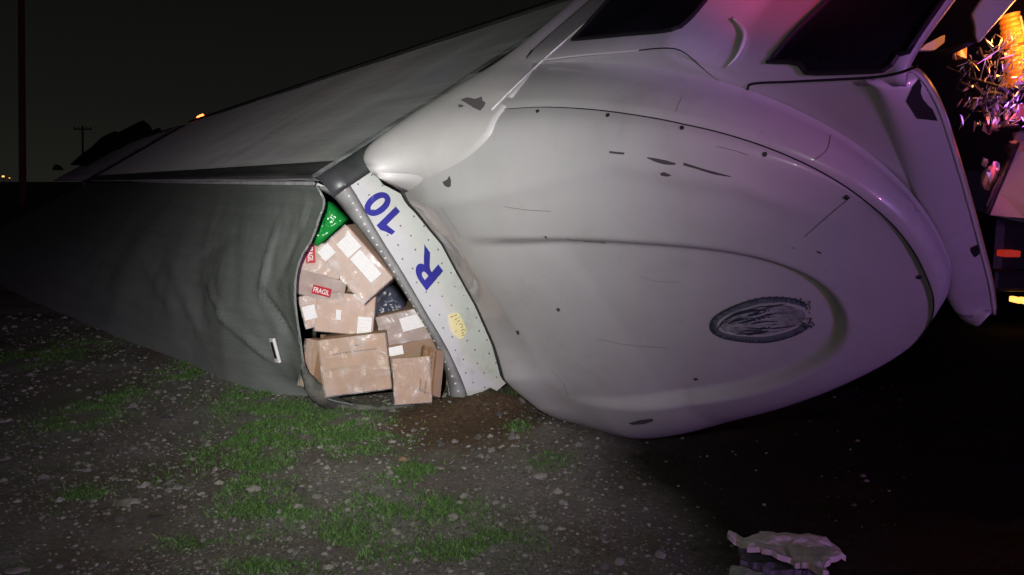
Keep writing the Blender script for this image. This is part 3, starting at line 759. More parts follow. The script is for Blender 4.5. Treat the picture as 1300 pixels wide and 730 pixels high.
for s in ss:
    t = TF0+TL*s*.9995
    for v_ in PV: V.append(CB(t, 1.03+v_*wid(t)*(low(t) if v_ > 0 else 1), n_dome(t, v_)))
sv, sf = sheet(V, NS, NVV, -NC*.012)
fairing = mesh_obj('roof_fairing', sv, sf, M['paint'], cab, C0, True)
me = fairing.data
fair_V, fair_F = np.array(V), grid_faces(NS, NVV)
# skirt: from the bolted flange down to the roof
V = []; NP = 140; NR = 14
ph = np.linspace(0, math.pi, NP)
for a in ph:
    c, s_ = -math.cos(a), math.sin(a)
    t = TF0+TL*abs(s_)**(2/Q); t = max(t, .80)
    rr = np.sign(c)*abs(c)**(2/Q)
    for j in range(NR):
        k = j/(NR-1)
        out = .004+.030*math.sin(math.pi*min(1, k*1.15))*.6+.012*(k > .02)
        if c > .0: out = out*(1-min(1, c*4))-.02*k*min(1, c*4)
        scale = 1+out*.6
        tt = TF0+(t-TF0)*scale; r = 1.03+1.03*rr*scale*(low(tt) if rr > 0 else 1)
        n = n_c1(t)-.004+(n_c0(t)-n_c1(t))*k
        V.append(CB(tt, r, n))
o = mesh_obj('fairing_skirt', V, grid_faces(NP, NR), M['paint'], cab, C0, True); 
skirt_V, skirt_F = np.array(V), grid_faces(NP, NR)
FT = bvh(*join([(fair_V, fair_F), (skirt_V, skirt_F)]))
# flange line with bolts
edge_pts = np.array([V[i*NR] for i in range(12, NP-20)])+NC*.003
v, f = tube(edge_pts, np.interp(np.linspace(0, 1, len(edge_pts)), [0, .12, .3, .7, 1], [.001, .0026, .0024, .0026, .002]), 6)
mesh_obj('flange_gap', v, f, M['gap'], cab, C0)
B_ = []
for x, y in [(683,142),(772,147),(866,163),(971,196),(1075,250),(1167,351)]:
    h = cast(FT, x, y, .002)
    if h: B_.append((h, x))
for h, x in B_:
    P, nn = h; u = np.cross(nn, Z_); u /= np.linalg.norm(u); w = np.cross(nn, u)
    v = [P+(.0085*d)*(math.cos(a)*u+math.sin(a)*w)+nn*e for d, e in ((1, 0), (.9, .005), (.5, .007)) for a in np.linspace(0, 6.283, 10, endpoint=False)]
    f = [(j*10+i, j*10+(i+1) % 10, (j+1)*10+(i+1) % 10, (j+1)*10+i) for j in range(2) for i in range(10)]+[tuple(20+i for i in range(10))]
    mesh_obj('bolt', v, f, M['bolt'], cab, C0)
# rear edge: black rubber seal
seal = np.array([CB(.775, 1.03+v_*RW, n_dome(.78, v_)-.004) for v_ in np.linspace(-.955, .995, 90)])
v, f = tube(seal, np.interp(np.linspace(0, 1, 90), [0, .05, .12, .3, .7, 1], [.020, .018, .013, .008, .007, .008]), 8)
mesh_obj('rubber_seal', v, f, M['rubber'], cab, C0, True)
# paint chips, scratches and cracks
def chip(px, m='chip'):
    v, f = decal_poly(FT, px, .0025); mesh_obj('paint_chip', v, f, M[m], fairing, C0)
def scratch(px, w, m='chip'):
    v, f = decal_stroke(FT, px, w, .0028); mesh_obj('scratch', v, f, M[m], fairing, C0)
chip([(492,193),(496,191),(501,190),(504,191),(504,195),(501,199),(497,199),(493,197)])
chip([(562,231),(568,228),(571,223),(573,228),(573,236),(570,238),(565,236)])
chip([(838,220),(843,218),(850,221),(853,222),(848,224),(840,223)])
scratch([(774,193),(782,194),(793,195)], .008); scratch([(822,200),(836,204),(850,207),(858,208)], [.004, .014, .016, .006])
scratch([(868,208),(885,213),(905,219),(928,224)], [.010, .008, .010, .003]); scratch([(720,303),(745,306),(770,308)], [.004, .010, .005])
chip([(798,537),(812,533),(828,531),(830,534),(818,538),(803,539)])
scratch([(492,236),(500,231),(510,229),(516,226)], [.030, .020, .008, .004]); scratch([(511,230),(513,222),(519,216)], [.008, .005, .002])
scratch([(1080,250),(1050,275),(1022,300)], .0022, 'chip_grey')
scratch([(866,124),(862,132),(858,142)], .002, 'chip_grey')
scratch([(1054,172),(1050,190),(1032,205)], .002, 'chip_grey')
for q in [[(1036,318),(1041,319),(1044,322),(1039,321)],[(1004,313),(1008,314),(1009,316)],[(706,392),(709,390),(712,393),(709,396)],[(690,300),(694,299),(695,303)],[(655,420),(659,419),(660,424),(657,425)],[(880,480),(885,479),(887,482),(882,483)]]: chip(q)
for q, w in [([(640,262),(668,266),(700,268)], .002), ([(760,430),(800,438),(846,441)], .0018), ([(560,262),(575,285),(584,300)], .0025), ([(910,186),(932,191),(950,197)], .002), ([(812,350),(830,356),(862,358)], .0015), ([(700,470),(715,486),(722,505)], .0022)]: scratch(q, w, 'chip_grey')
# worn oval ink emblem: scalloped rays round faint drapery strokes
def emblem():
    c = np.array([969., 406.]); A = np.array([67, -9.]); B = np.array([5., 28.])
    def q(u, w): return tuple(c+A*u+B*w)
    n = 96
    def oval(a, sx, sy): return q(math.cos(a)*sx, math.sin(a)*sy*(1-.20*max(0, -math.cos(a))*abs(math.sin(a))))
    ang = [2*math.pi*i/n for i in range(n)]
    vo = [cast_near(FT, *oval(a, 1+.02*math.sin(3*a)+(.03 if i % 2 else -.015), 1+(.05 if i % 2 else -.02)), off=.0025)[0] for i, a in enumerate(ang)]
    vi = [cast_near(FT, *oval(a, .87, .74), off=.0025)[0] for a in ang]
    e = mesh_obj('oval_emblem', vo+vi, [(i, (i+1) % n, n+(i+1) % n, n+i) for i in range(n) if not (i < 8 or i > 88)], M['decal_mid'], fairing, C0)
    vf_ = [cast_near(FT, *oval(a, .80, .64), off=.0026)[0] for a in ang]+[cast_near(FT, *c, off=.0026)[0]]
    mesh_obj('emblem_ground', vf_, [(i, (i+1) % n, n) for i in range(n)], M['decal_fill'], e, C0)
    st = []; R_ = random.Random(4)
    def L(pts, w): st.append(decal_stroke(FT, [q(*p_) for p_ in pts], w, .0045))
    # dark rim broken into short rays
    for i in range(9, 88):
        a = ang[i]; 
        if R_.random() < .8: st.append(decal_stroke(FT, [oval(a, 1.0, 1.0), oval(a+.02, .90+.05*R_.random(), .80+.08*R_.random())], [.007, .0035], .0045, n=3))
    st.append(decal_stroke(FT, [oval(a, 1.0, 1.0) for a in ang[10:87:4]], [.004, .006, .005, .008, .006, .004], .0046, n=70))
    st.append(decal_stroke(FT, [oval(a, .80, .62) for a in ang[40:86:4]], [.003, .005, .004, .002], .0046, n=40))
    # drapery-like long folds
    for k in range(15):
        w0 = -.5+k*.072+R_.uniform(-.02, .02); u0 = -.62+R_.uniform(0, .5)+.2*abs(w0); u1 = u0+R_.uniform(.3, .75); u1 = min(u1, .74)
        bow = R_.uniform(-.10, .10)
        L([(u0, w0*.8), ((u0+u1)/2, w0+bow), (u1, w0*1.12-.04)], [.002, R_.uniform(.005, .013), .002])
    L([(-.70, -.22), (-.5, -.44), (-.15, -.50), (.12, -.42)], [.004, .018, .014, .003]); L([(-.66, -.06), (-.45, -.2), (-.28, -.16)], [.005, .015, .004])
    L([(-.88, .14), (-.78, -.10), (-.62, -.2)], [.003, .008, .003]); L([(-.55, .44), (-.15, .52), (.25, .44), (.6, .42)], [.004, .014, .008, .003])
    for k in range(26):
        u, w = R_.uniform(.66, .93), R_.uniform(-.75, .6)
        L([(u-.03, w-R_.uniform(.03, .1)), (u+R_.uniform(-.01, .03), w), (u-.01, w+R_.uniform(.03, .1))], [.002, R_.uniform(.003, .007), .002])
    v, f = join(st); o = mesh_obj('ink_strokes', v, f, M['decal'], e, C0); o['kind'] = 'stuff'
    st.clear()
    for k in range(11):
        w0 = -.42+k*.085; u0 = -.5+R_.uniform(0, .4); L([(u0, w0*.8), (u0+.3, w0+R_.uniform(-.05, .05)), (u0+R_.uniform(.5, .8), w0*1.1)], [.002, R_.uniform(.004, .012), .002])
    L([(-.82, -.02), (-.62, -.42), (-.2, -.66), (.3, -.70), (.55, -.62)], [.003, .005, .005, .005, .003]); L([(-.60, .1), (-.46, .02), (-.38, .16)], [.004, .014, .004])
    v, f = join(st); o = mesh_obj('pale_strokes', v, f, M['decal_pale'], e, C0); o['kind'] = 'stuff'
emblem()

# side extender: rounded strip that stands at the sleeper's rear edge
pl = [(466,212),(462,200),(471,186),(520,152),(567,122),(628,83),(699,26),(731,-2),(790,-50)]
pr_ = [(512,237),(548,222),(590,200),(622,172),(632,150),(690,76),(770,5),(790,-12),(850,-60)]
l3 = cr_resample(np.array([on_plane(x, y, CB(0, -.02, 0), RC) for x, y in pl]), 60)
prr = cr_resample(np.array(pr_, float), 60); r3 = np.array([on_plane(x, y, CB(0, .03, 0), RC) for x, y in prr]); tg = []
for i in range(60):
    w = min(1, max(0, (prr[i][1]-74)/22))            # low down the strip runs smoothly into the fairing's skin
    h0 = cast(FT, prr[i][0], prr[i][1], .004); h1 = cast(FT, prr[i][0]+16, prr[i][1]+8, .0015)
    t_ = RC*.1+NC*.02
    if h0 and h1 and w > 0:
        r3[i] = r3[i]*(1-w)+h0[0]*w; t1 = (h1[0]-h0[0])/np.linalg.norm(h1[0]-h0[0]); t_ = t_*(1-w)+t1*w*np.linalg.norm(r3[i]-l3[i])*.6
    tg.append(t_)
V = []
for i in range(60):
    L0 = np.linalg.norm(r3[i]-l3[i]); t0 = (-RC*.85+NC*.15)*L0*(.40 if i > 5 else .18+.22*i/5)*(1-.35*min(1, max(0, (i-30)/15)))
    for j in range(14):
        k = j/13; h00, h10, h01, h11 = 2*k**3-3*k**2+1, k**3-2*k**2+k, -2*k**3+3*k**2, k**3-k**2
        V.append(l3[i]*h00+t0*h10+r3[i]*h01+tg[i]*h11)
xv, xf = sheet(V, 60, 14, RC*.05)
ext = mesh_obj('side_extender', xv, xf, M['paint_edge'], cab, C0, True)
ext_tree = bvh(V, grid_faces(60, 14))
def on_ext(name, px, m):
    H = [cast(ext_tree, *p_, off=.003) for p_ in px]
    if all(h is not None for h in H): mesh_obj(name, [h[0] for h in H], [tuple(range(len(H)))], M[m], ext, C0)
on_ext('paint_chip', [(585,127),(594,124),(604,126),(612,123),(613,128),(617,131),(614,137),(610,141),(601,137),(593,132)], 'chip_grey')
on_ext('paint_chip', [(582,133),(588,134),(589,136),(583,137)], 'chip_grey')


# cab sides and roof
def r_edge(t): return float(np.interp(t, [1.2, 1.5, 2.0, 2.28, 2.5, 2.75, 3.15, 3.6], [.0, .0, .02, .05, .17, .22, .275, .30]))
V = []; ns = np.r_[-.735, -.75, -.78, -.84, np.linspace(-.95, -2.5, 18)]; tsd = np.linspace(1.3, 3.16, 60)
def r_side(t, n):
    b = (-.735-n); rnd = .05*math.exp(-b/.035)
    return r_edge(t)*(1-.5*min(1, b/.9))+rnd-.02
for t in tsd:
    for n in ns: V.append(CB(t+.10*max(0, (t-2.9)/.26)*min(1, (-.735-n)/1.2), r_side(t, n), n))
sv, sf = sheet(V, 60, len(ns), RC*.03)
cabside = mesh_obj('cab_side', sv, sf, M['paint'], cab, C0, True)
side_tree = bvh(V, grid_faces(60, len(ns)))
# roof panel and visor brow
V = []
tr2 = np.linspace(1.3, 3.10, 60); NR2 = 30
for t in tr2:
    for j in range(NR2):
        k = j/(NR2-1); r = r_edge(t)+.03+(float(np.interp(t, [1.3, 2.2, 2.6, 2.85, 3.1], [1.6, 1.45, 1.28, 1.15, 1.05]))-r_edge(t))*k
        fr = min(1, max(0, (t-2.95)/.25)); V.append(CB(t-.10*fr*(k*2-1)**2*0, r, -.735-.03*fr**2-.02*math.sin(math.pi*k)*fr+.015*math.sin(math.pi*k)))
sv, sf = sheet(V, 60, NR2, -NC*.03)
mesh_obj('roof_panel', sv, sf, M['paint'], cab, C0, True)
# visor: curved brow hanging in front of the roof
vi_px = [(1095,98),(1110,110),(1128,160),(1150,225),(1172,290),(1190,345),(1202,378),(1214,398)]
vo_px = [(1146,86),(1166,94),(1190,130),(1211,190),(1232,262),(1247,318),(1258,362),(1263,398)]
def visor_pt(x, y, n): return on_plane(x, y, CB(0, 0, n), NC)
vi = cr_resample(np.array([visor_pt(x, y, -.742) for x, y in vi_px]), 50); vo = cr_resample(np.array([visor_pt(x, y, -.80) for x, y in vo_px]), 50)
V = []
for i in range(50):
    for j in range(16):
        k = j/15; V.append(vi[i]*(1-k)+vo[i]*k+NC*(.045*math.sin(math.pi*k**.8)*(1-.5*i/49)))
sv, sf = sheet(V, 50, 16, -NC*.02)
visor = mesh_obj('sun_visor', sv, sf, M['paint'], cab, C0, True)
visor_tree = bvh(V, grid_faces(50, 16))
v, f = tube(vo+NC*.003, .006, 8); mesh_obj('visor_rim', v, f, M['paint_edge'], visor, C0, True)
H = [cast(visor_tree, *p_, off=.004) for p_ in [(1150,128),(1158,110),(1166,100),(1178,104),(1190,120),(1202,142),(1206,150),(1190,153),(1164,150)]]
mesh_obj('lamp_recess', [h[0] for h in H if h], [tuple(range(len([h for h in H if h])))], M['gap'], visor, C0)
H = [cast(visor_tree, *p_, off=.004) for p_ in [(1232,314),(1240,310),(1244,312),(1243,322),(1237,326),(1233,320)]]
mesh_obj('bolt_hole', [h[0] for h in H if h], [tuple(range(len([h for h in H if h])))], M['gap'], visor, C0)
# folded-back lower end of the visor
lo = [(1202,352),(1204,372),(1212,392),(1226,408),(1240,412)]; hi = [(1208,350),(1218,372),(1230,388),(1244,396),(1256,400)]
la = cr_resample([visor_pt(x, y, -.80) for x, y in lo], 16); lb = cr_resample([visor_pt(x, y, -.76) for x, y in hi], 16); V = []
for i in range(16):
    for j in range(7): V.append(la[i]*(1-j/6)+lb[i]*j/6+NC*.03*math.sin(math.pi*j/6))
sv, sf = sheet(V, 16, 7, -NC*.02); mesh_obj('visor_end', sv, sf, M['paint_edge'], cab, C0, True)
# glass
def pane(name, px, tree, root, origin, m, off=.006, gasket=.009):
    px = cr_resample(list(px)+[px[0]], 44)[:-1] if False else px
    B0 = np.array(cr_lin(list(px)+[px[0]], 49)[:-1]); c = B0.mean(0); V = []; nb = 48; ring = 12
    for k in range(ring+1):
        for q in B0: V.append(cast_near(tree, *(c+(q-c)*(1-k/ring*.98)), off=off)[0])
    n = np.array(V[:nb]); F = [(k*nb+i, k*nb+(i+1) % nb, (k+1)*nb+(i+1) % nb, (k+1)*nb+i) for k in range(ring) for i in range(nb)]+[tuple(ring*nb+i for i in range(nb))]
    o = mesh_obj(name, V, F, M[m], root, origin)
    v, f = tube(n-RC*.002, gasket, 6, closed=True); mesh_obj('gasket', v, f, M['rubber'], o, origin)
    return o
pane('sleeper_window', [(728,52),(775,0),(830,-55),(935,-60),(905,-10),(893,6),(878,24),(862,38),(840,42),(790,46)], side_tree, cab, C0, 'darkglass')
pane('door_window', [(976,80),(1012,40),(1055,0),(1110,-50),(1245,-50),(1225,0),(1205,30),(1180,50),(1162,66),(1140,72),(1130,88),(1118,91),(1070,93),(1026,94),(1018,88),(1015,80)], side_tree, cab, C0, 'darkglass')  # lower edge also takes in a dark lozenge below the window
def on_side(name, pts, w, m, off=.006):
    v, f = decal_stroke(side_tree, pts, w, off); v, f = v, f
    mesh_obj(name, v, f, M[m], cab, C0)
all_tree = bvh(*join([(skirt_V, skirt_F), (np.array([q.co[:] for q in cabside.data.vertices])+C0, [tuple(q.vertices) for q in cabside.data.polygons]),
                      (np.array([q.co[:] for q in ext.data.vertices])+C0, [tuple(q.vertices) for q in ext.data.polygons])]))
pth = np.array([cast_near(all_tree, *q, off=.002)[0] for q in cr_lin([(624,140),(656,108),(690,76),(730,41),(775,2),(800,-20)], 40)])
v, f = tube(pth, .0032, 6); mesh_obj('seam_trim', v, f, M['rivet'], cab, C0)
# drip rail and upper seam of the fairing
rail = cr_resample([on_plane(x, y, CB(0, 0, -.73), NC) for x, y in [(949,114),(952,107),(1000,104),(1060,101),(1110,98),(1140,93),(1165,84)]], 30)
v, f = tube(rail, .0045, 6); mesh_obj('drip_rail', v, f, M['gap'], cab, C0)
seam = cr_resample([on_plane(x, y, CB(0, .0, -.735), NC) for x, y in [(690,76),(740,70),(800,65),(842,61),(864,64),(885,80),(905,97),(922,107)]], 40)
v, f = tube(seam[:24], .0045, 6); mesh_obj('seam_trim', v, f, M['rivet'], cab, C0)
v, f = tube(seam[23:], .0022, 6); mesh_obj('seam_gap', v, f, M['gap'], cab, C0)
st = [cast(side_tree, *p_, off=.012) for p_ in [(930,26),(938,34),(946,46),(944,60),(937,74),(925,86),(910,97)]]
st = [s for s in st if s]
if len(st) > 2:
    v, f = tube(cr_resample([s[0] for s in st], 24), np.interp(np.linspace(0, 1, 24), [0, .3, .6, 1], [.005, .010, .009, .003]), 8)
    mesh_obj('glint_strip', v, f, M['glint_pale'], cab, C0, True)  # pale raised strip drawn for the light glinting on the door pillar
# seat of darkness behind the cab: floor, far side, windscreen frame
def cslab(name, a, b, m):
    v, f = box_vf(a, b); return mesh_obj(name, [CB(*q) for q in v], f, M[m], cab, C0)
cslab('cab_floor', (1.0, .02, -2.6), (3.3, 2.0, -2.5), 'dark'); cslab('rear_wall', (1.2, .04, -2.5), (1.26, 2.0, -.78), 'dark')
# crazed windscreen glass hanging in shreds
def shards():
    parts = []
    for i in range(300):
        x = 1212+88*RNG.random()**.6; y = 45+RNG.random()*115
        if x < 1255 and y < 70: continue
        c = at(x, y, 3.05+RNG.normal(0, .06)); r = RNG.lognormal(-5.3, .5)
        e1 = np.array([.35, 0, 1.0])+RNG.normal(0, .55, 3); e1 /= np.linalg.norm(e1); e2 = np.cross(e1, RNG.normal(size=3)); e2 /= np.linalg.norm(e2)
        p = [c-e1*r*RNG.uniform(1, 4), c+e1*r*RNG.uniform(1, 4), c+e2*r*RNG.uniform(.4, .9)]
        p += [q+np.cross(e1, e2)*.003 for q in p]
        parts.append((np.array(p), [(0, 1, 2), (5, 4, 3), (0, 3, 4, 1), (1, 4, 5, 2), (2, 5, 3, 0)]))
    v, f = join(parts); o = mesh_obj('broken_windscreen', v, f, M['chrome'], cab, C0); o['kind'] = 'stuff'
shards()
def plates():
    for i in range(34):
        x, y = 1212+90*RNG.random()**.7, 60+130*RNG.random()
        if y > 150 and x < 1250: continue
        v, f = ico(RNG.uniform(.014, .042), .45, 1, (RNG.uniform(.4, 1.3), .6, RNG.uniform(.3, 1.2))); mesh_obj('crushed_bracket', v+at(x, y, 3.2+RNG.uniform(-.05, .15)), f, M[['dark', 'chrome', 'tape', 'dark'][i % 4]], cab, C0)
plates()
# torn wiring and brackets in the crushed front end
def cables():
    for i in range(9):
        a = at(1215+RNG.random()*30, 60+RNG.random()*50, 3.1); b = at(1240+RNG.random()*60, 110+RNG.random()*60, 3.0+RNG.random()*.3)
        m_ = (a+b)/2+RNG.normal(0, .06, 3)
        v, f = tube(cr_resample([a, m_, b], 16), .006, 6); mesh_obj('cable', v, f, M['dark'], cab, C0, True)
cables()
# purple-lit bright scrap and chrome headlamp in the wreck
for px, dep, r, m, nm in [((1262,140), 3.1, .022, 'chrome', 'chrome_bracket'), ((1278,146), 3.12, .018, 'chrome', 'chrome_bracket'), ((1288,138), 3.14, .016, 'chrome', 'chrome_bracket'),
                          ((1256,226), 3.3, .040, 'chrome', 'headlamp'), ((1262,214), 3.32, .026, 'chrome', 'chrome_bracket'), ((1250,206), 3.3, .018, 'chrome', 'chrome_bracket')]:
    v, f = ico(r, .25, 2, (.7, .7, 1.25)); mesh_obj(nm, v+at(*px, dep), f, M[m], cab, C0)
v, f = bevel_box((-.02, -.01, -.03), (.02, .01, .03), .006); mesh_obj('glowing_reflector', v+at(1297, 142, 3.1), f, M['tail_reflector_glow'], cab, C0)  # the reflector's red gleam is put in as emission
point('added_red_light', at(1312, 175, 3.0), (1.0, .05, .05), .8, .03)  # unseen light added to redden the clutter around the reflector
point('added_violet_light', at(1310, 128, 3.0), (.35, .12, 1.0), .9, .03)  # unseen light added to tint the clutter violet, no lamp stands here
# bent green-grey bonnet panel and its dark edge
def bonnet():
    px = [(1257,273,3.25),(1268,244,3.27),(1300,168,3.35),(1345,90,3.45),(1400,180,3.4),(1380,300,3.25),(1300,277,3.2)]
    v = np.array([at(*q) for q in px]); v, f = sheet_poly(v, np.array([.01, .03, .0])); mesh_obj('bonnet_panel', v, f, M['hood'], cab, C0)
    v, f = tube([at(1252,272,3.24), at(1264,243,3.26), at(1297,166,3.34), at(1342,88,3.44)], .014, 8); mesh_obj('bonnet_edge', v, f, M['dark'], cab, C0, True)
    v, f = tube([at(1252,262,3.22), at(1262,240,3.24), at(1272,222,3.28)], .006, 8); mesh_obj('bonnet_trim', v, f, M['alu_dark'], cab, C0, True)
bonnet()
# wing mirror arm at the top corner
def mirror():
    px = [(1246,-2),(1275,-40),(1320,-40),(1292,-2),(1260,35),(1242,56),(1238,46),(1238,32),(1233,18)]
    v = np.array([at(x, y, 2.9) for x, y in px]); bm = bmesh.new()
    a = [bm.verts.new(q) for q in v]; fc = bm.faces.new(a)
    ext_ = bmesh.ops.extrude_face_region(bm, geom=[fc]); vs = [g for g in ext_['geom'] if isinstance(g, bmesh.types.BMVert)]
    bmesh.ops.translate(bm, verts=vs, vec=Vector((.06, .12, .02)))
    bmesh.ops.recalc_face_normals(bm, faces=bm.faces[:])
    bmesh.ops.bevel(bm, geom=bm.edges[:], offset=.014, segments=3, profile=.6, affect='EDGES')
    bm.verts.index_update(); V = [q.co[:] for q in bm.verts]; F = [tuple(w.index for w in q.verts) for q in bm.faces]; bm.free()
    mesh_obj('wing_mirror', V, F, M['paint_edge'], cab, C0, True)
    v, f = tube([at(1238,50,2.95), at(1215,62,3.0), at(1190,70,3.05)], .012, 8); mesh_obj('mirror_arm', v, f, M['dark'], cab, C0, True)
    q = np.array([at(*p_) for p_ in [(1166,64,3.1),(1178,55,3.1),(1200,44,3.1),(1199,54,3.1),(1186,64,3.1)]]); v, f = sheet_poly(q, np.array([0, .03, 0]))
    mesh_obj('mirror_bracket', v, f, M['paint_edge'], cab, C0)
mirror()

# ------------------------------------------------------------------ amber ribbed beacon
def beacon():
    c0 = at(1281, 18, 3.2); c1 = at(1290, 58, 3.2); c2 = at(1301, 108, 3.18)
    root = thing('amber_beacon', c2, 'glowing amber ribbed warning lamp at the right edge beside the crushed cab front', 'warning lamp')
    for a, b, r0, r1, nm in ((c0, c1, .036, .046, 'ribbed_lens'), (c1+(c2-c1)*.08, c2, .044, .056, 'ribbed_lens')):
        n = 40; P = np.array([a+(b-a)*i/(n-1) for i in range(n)])
        R_ = np.array([(r0+(r1-r0)*i/(n-1))*(1+.06*math.sin(i*1.05)) for i in range(n)]); R_[0] *= .8; R_[-1] *= .85
        v, f = tube(P, R_, 20); L = mesh_obj(nm, v, f, M['amber_lens'], root, c2, True)
        off = np.array([.01, -.05, .0])
        v, f = tube([a+(b-a)*.15+off, b+off-(b-a)*.05], .004, 6); mesh_obj('bright_core', v, f, M['amber_core'], L, c2)
    v, f = tube([c2, c2+(c2-c1)*.12], .045, 16); mesh_obj('lamp_base', v, f, M['dark'], root, c2, True)
    d = bpy.data.lights.new('beacon_light', 'POINT'); o = bpy.data.objects.new('beacon_light', d); COL.objects.link(o)
    o.location = at(1318, 30, 3.0); d.color = (1.0, .30, .04); d.energy = 9; d.shadow_soft_size = .05
beacon()

# ------------------------------------------------------------------ cargo spilling against the tear
def frame_px(tl, tr_, bl, d):
    A, B, Cc = at(*tl, d[0]), at(*tr_, d[1]), at(*bl, d[2])
    x = B-A; w = np.linalg.norm(x); x /= w; y = Cc-A; y -= x*(y@x); h = np.linalg.norm(y); y /= h
    z = np.cross(x, y)                      # away from the viewer
    if z[1] < 0: z = -z
    return A, x, y, z, w, h
def place(o, A, x, y, z): o.matrix_world = Matrix(((x[0], y[0], z[0], A[0]), (x[1], y[1], z[1], A[1]), (x[2], y[2], z[2], A[2]), (0, 0, 0, 1)))
CARGO = 'cargo cartons showing through the tear'
def carton(tl, tr_, bl, d, depth, label, m='card', cat='box', film=None, tape=None, labels=(), prints=(), name='cardboard_box', flap=True):
    A, x, y, z, w, h = frame_px(tl, tr_, bl, d)
    root = bpy.data.objects.new(name, None); COL.objects.link(root); top(root, label, cat, CARGO); root.empty_display_size = .1
    place(root, A, x, y, z)
    v, f = bevel_box((0, 0, 0), (w, h, depth), .006, 2)
    v = v+np.stack([fnoise(v, 6, w)*.006, fnoise(v, 6, h)*.006, fnoise(v, 5, 3)*.006], 1)
    mesh_obj('carton', v, f, M[m], root)
    if flap:    # closing flaps, a hair proud of the sides
        v, f = bevel_box((.008, -.004, .01), (w-.008, .001, depth*.49), .001, 1); mesh_obj('flap', v, f, M[m], root)
    if tape is not None:
        v, f = bevel_box((.002, h*tape, -.0025), (w-.002, h, .001), .0008, 1); mesh_obj('lower_panel', v, f, M[m], root)
        v, f = bevel_box((.0, h*tape-.012, -.004), (w, h*tape+.004, .001), .0008, 1); mesh_obj('packing_tape', v, f, M['tape'], root)
    def mark(u0, v0, u1, v1, mm, nm, rot=0.0, dz=-.032, th=.002):
        cx, cy = (u0+u1)/2*w, (v0+v1)/2*h; hw, hh = (u1-u0)/2*w, (v1-v0)/2*h
        q, f = box_vf((-hw, -hh, 0), (hw, hh, th)); c, s = math.cos(rot), math.sin(rot)
        return mesh_obj(nm, [(cx+a*c-b*s, cy+a*s+b*c, dz+e) for a, b, e in q], f, M[mm], root), (cx, cy, hw, hh, c, s, dz)
    for lb in labels:
        kind = lb[0]; o, (cx, cy, hw, hh, c, s, dz) = mark(*lb[1:5], 'red' if kind == 'FRAGIL' else 'paper', 'fragile_label' if kind == 'FRAGIL' else 'paper_label', lb[5] if len(lb) > 5 else 0)
        if kind == 'FRAGIL':
            tv, tf = text_vf('FRAGIL', .02)
            P = [(cx+((a-.5)*2*hw*.86)*c-((.5-b)*2*hh*.6)*s, cy+((a-.5)*2*hw*.86)*s+((.5-b)*2*hh*.6)*c, dz-.0022) for a, b in tv]
            mesh_obj('lettering', P, tf, M['label_text'], o)
        else:
            parts = []
            for k in range(4):
                a0, a1 = -hw*.8, hw*(.2+.55*RNG.random()); b0 = -hh*.7+k*hh*.4
                q, f = box_vf((a0, b0, 0), (a1, b0+hh*.05, .001)); parts.append((np.array([(cx+a*c-b*s, cy+a*s+b*c, dz-.0018+e) for a, b, e in q]), f))
            q, f = join(parts); mesh_obj('print_lines', q, f, M['print_light'], o)
    for pr in prints: mark(*pr, 'print', 'print_mark', dz=-.0055, th=.001)
    if film:
        nx, ny = 26, 20; V = []
        for i in range(nx):
            for j in range(ny):
                a, b = i/(nx-1)*1.03-.015, j/(ny-1)*1.03-.015
                zz = -.012-.010*noise.noise(Vector((a*4, b*4, w*9)))-.006*noise.noise(Vector((a*9, b*3, h*9)))
                V.append((a*w, b*h, zz))
        o = mesh_obj('stretch_film', V, grid_faces(nx, ny), M[film], root)
    return root
carton((404,433), (489,423), (408,504), (5.10, 5.14, 5.12), .40, 'large tan carton with a line of grey print, lowest at the torn hem', 'card', film='film', tape=.55,
       prints=[(.20+.045*i, .26-.012*i*.3, .20+.045*i+.03*RNG.uniform(.6, 1.1), .285-.012*i*.3) for i in range(6)]+[(.50+.045*i, .245, .53+.045*i, .268) for i in range(8)]+[(.52, .14, .60, .16)])
carton((403,370), (477,377), (403,420), (5.28, 5.30, 5.30), .36, 'tan carton with two white stickers standing on the largest box', 'card_pink', film='film',
       labels=[('W', .36, .40, .45, .66), ('W', .74, .52, .98, 1.0)], prints=[(.02, .06, .06, .10)])
carton((379,338), (441,351), (374,372), (5.20, 5.24, 5.26), .30, 'greyish carton with a red FRAGIL label above the tan sticker box', 'card_grey', film='film',
       labels=[('FRAGIL', .36, .50, .74, .82, .05)])
carton((384,303), (440,318), (376,340), (5.22, 5.22, 5.20), .26, 'film wrapped carton with a tilted red FRAGIL label under the green bag', 'card_pink', film='film_white',
       labels=[('FRAGIL', .10, .30, .48, .60, 1.25)])
carton((439,286), (498,353), (404,320), (5.00, 5.02, 5.04), .34, 'pale film wrapped carton lying diagonally with a big white sheet on it', 'card_pink', film='film_white',
       labels=[('W', .12, .02, .38, .48), ('W', .40, .10, .86, .46), ('W', .02, .62, .20, .98)])
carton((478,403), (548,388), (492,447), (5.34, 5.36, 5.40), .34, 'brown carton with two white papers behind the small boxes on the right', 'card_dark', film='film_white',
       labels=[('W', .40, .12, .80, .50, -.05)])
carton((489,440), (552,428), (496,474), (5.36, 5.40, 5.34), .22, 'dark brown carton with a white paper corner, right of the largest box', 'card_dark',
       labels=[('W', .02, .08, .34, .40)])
carton((498,456), (545,453), (497,514), (5.14, 5.18, 5.12), .30, 'small upright tan carton wrapped in film right of the largest box', 'card', film='film', tape=None)
carton((378,378), (402,372), (379,420), (5.30, 5.32, 5.30), .25, 'narrow pale carton with white sticker squeezed against the left torn edge', 'card_pink', film='film_white',
       labels=[('W', .10, .32, .75, .75)])
carton((389,430), (405,434), (392,492), (5.24, 5.20, 5.22), .2, 'narrow tan carton side between the torn sheet and the largest box', 'card', film='film')
carton((440,352), (480,352), (440,384), (5.45, 5.45, 5.45), .2, 'dark brown carton in the gap under the diagonal white carton', 'card_dark')
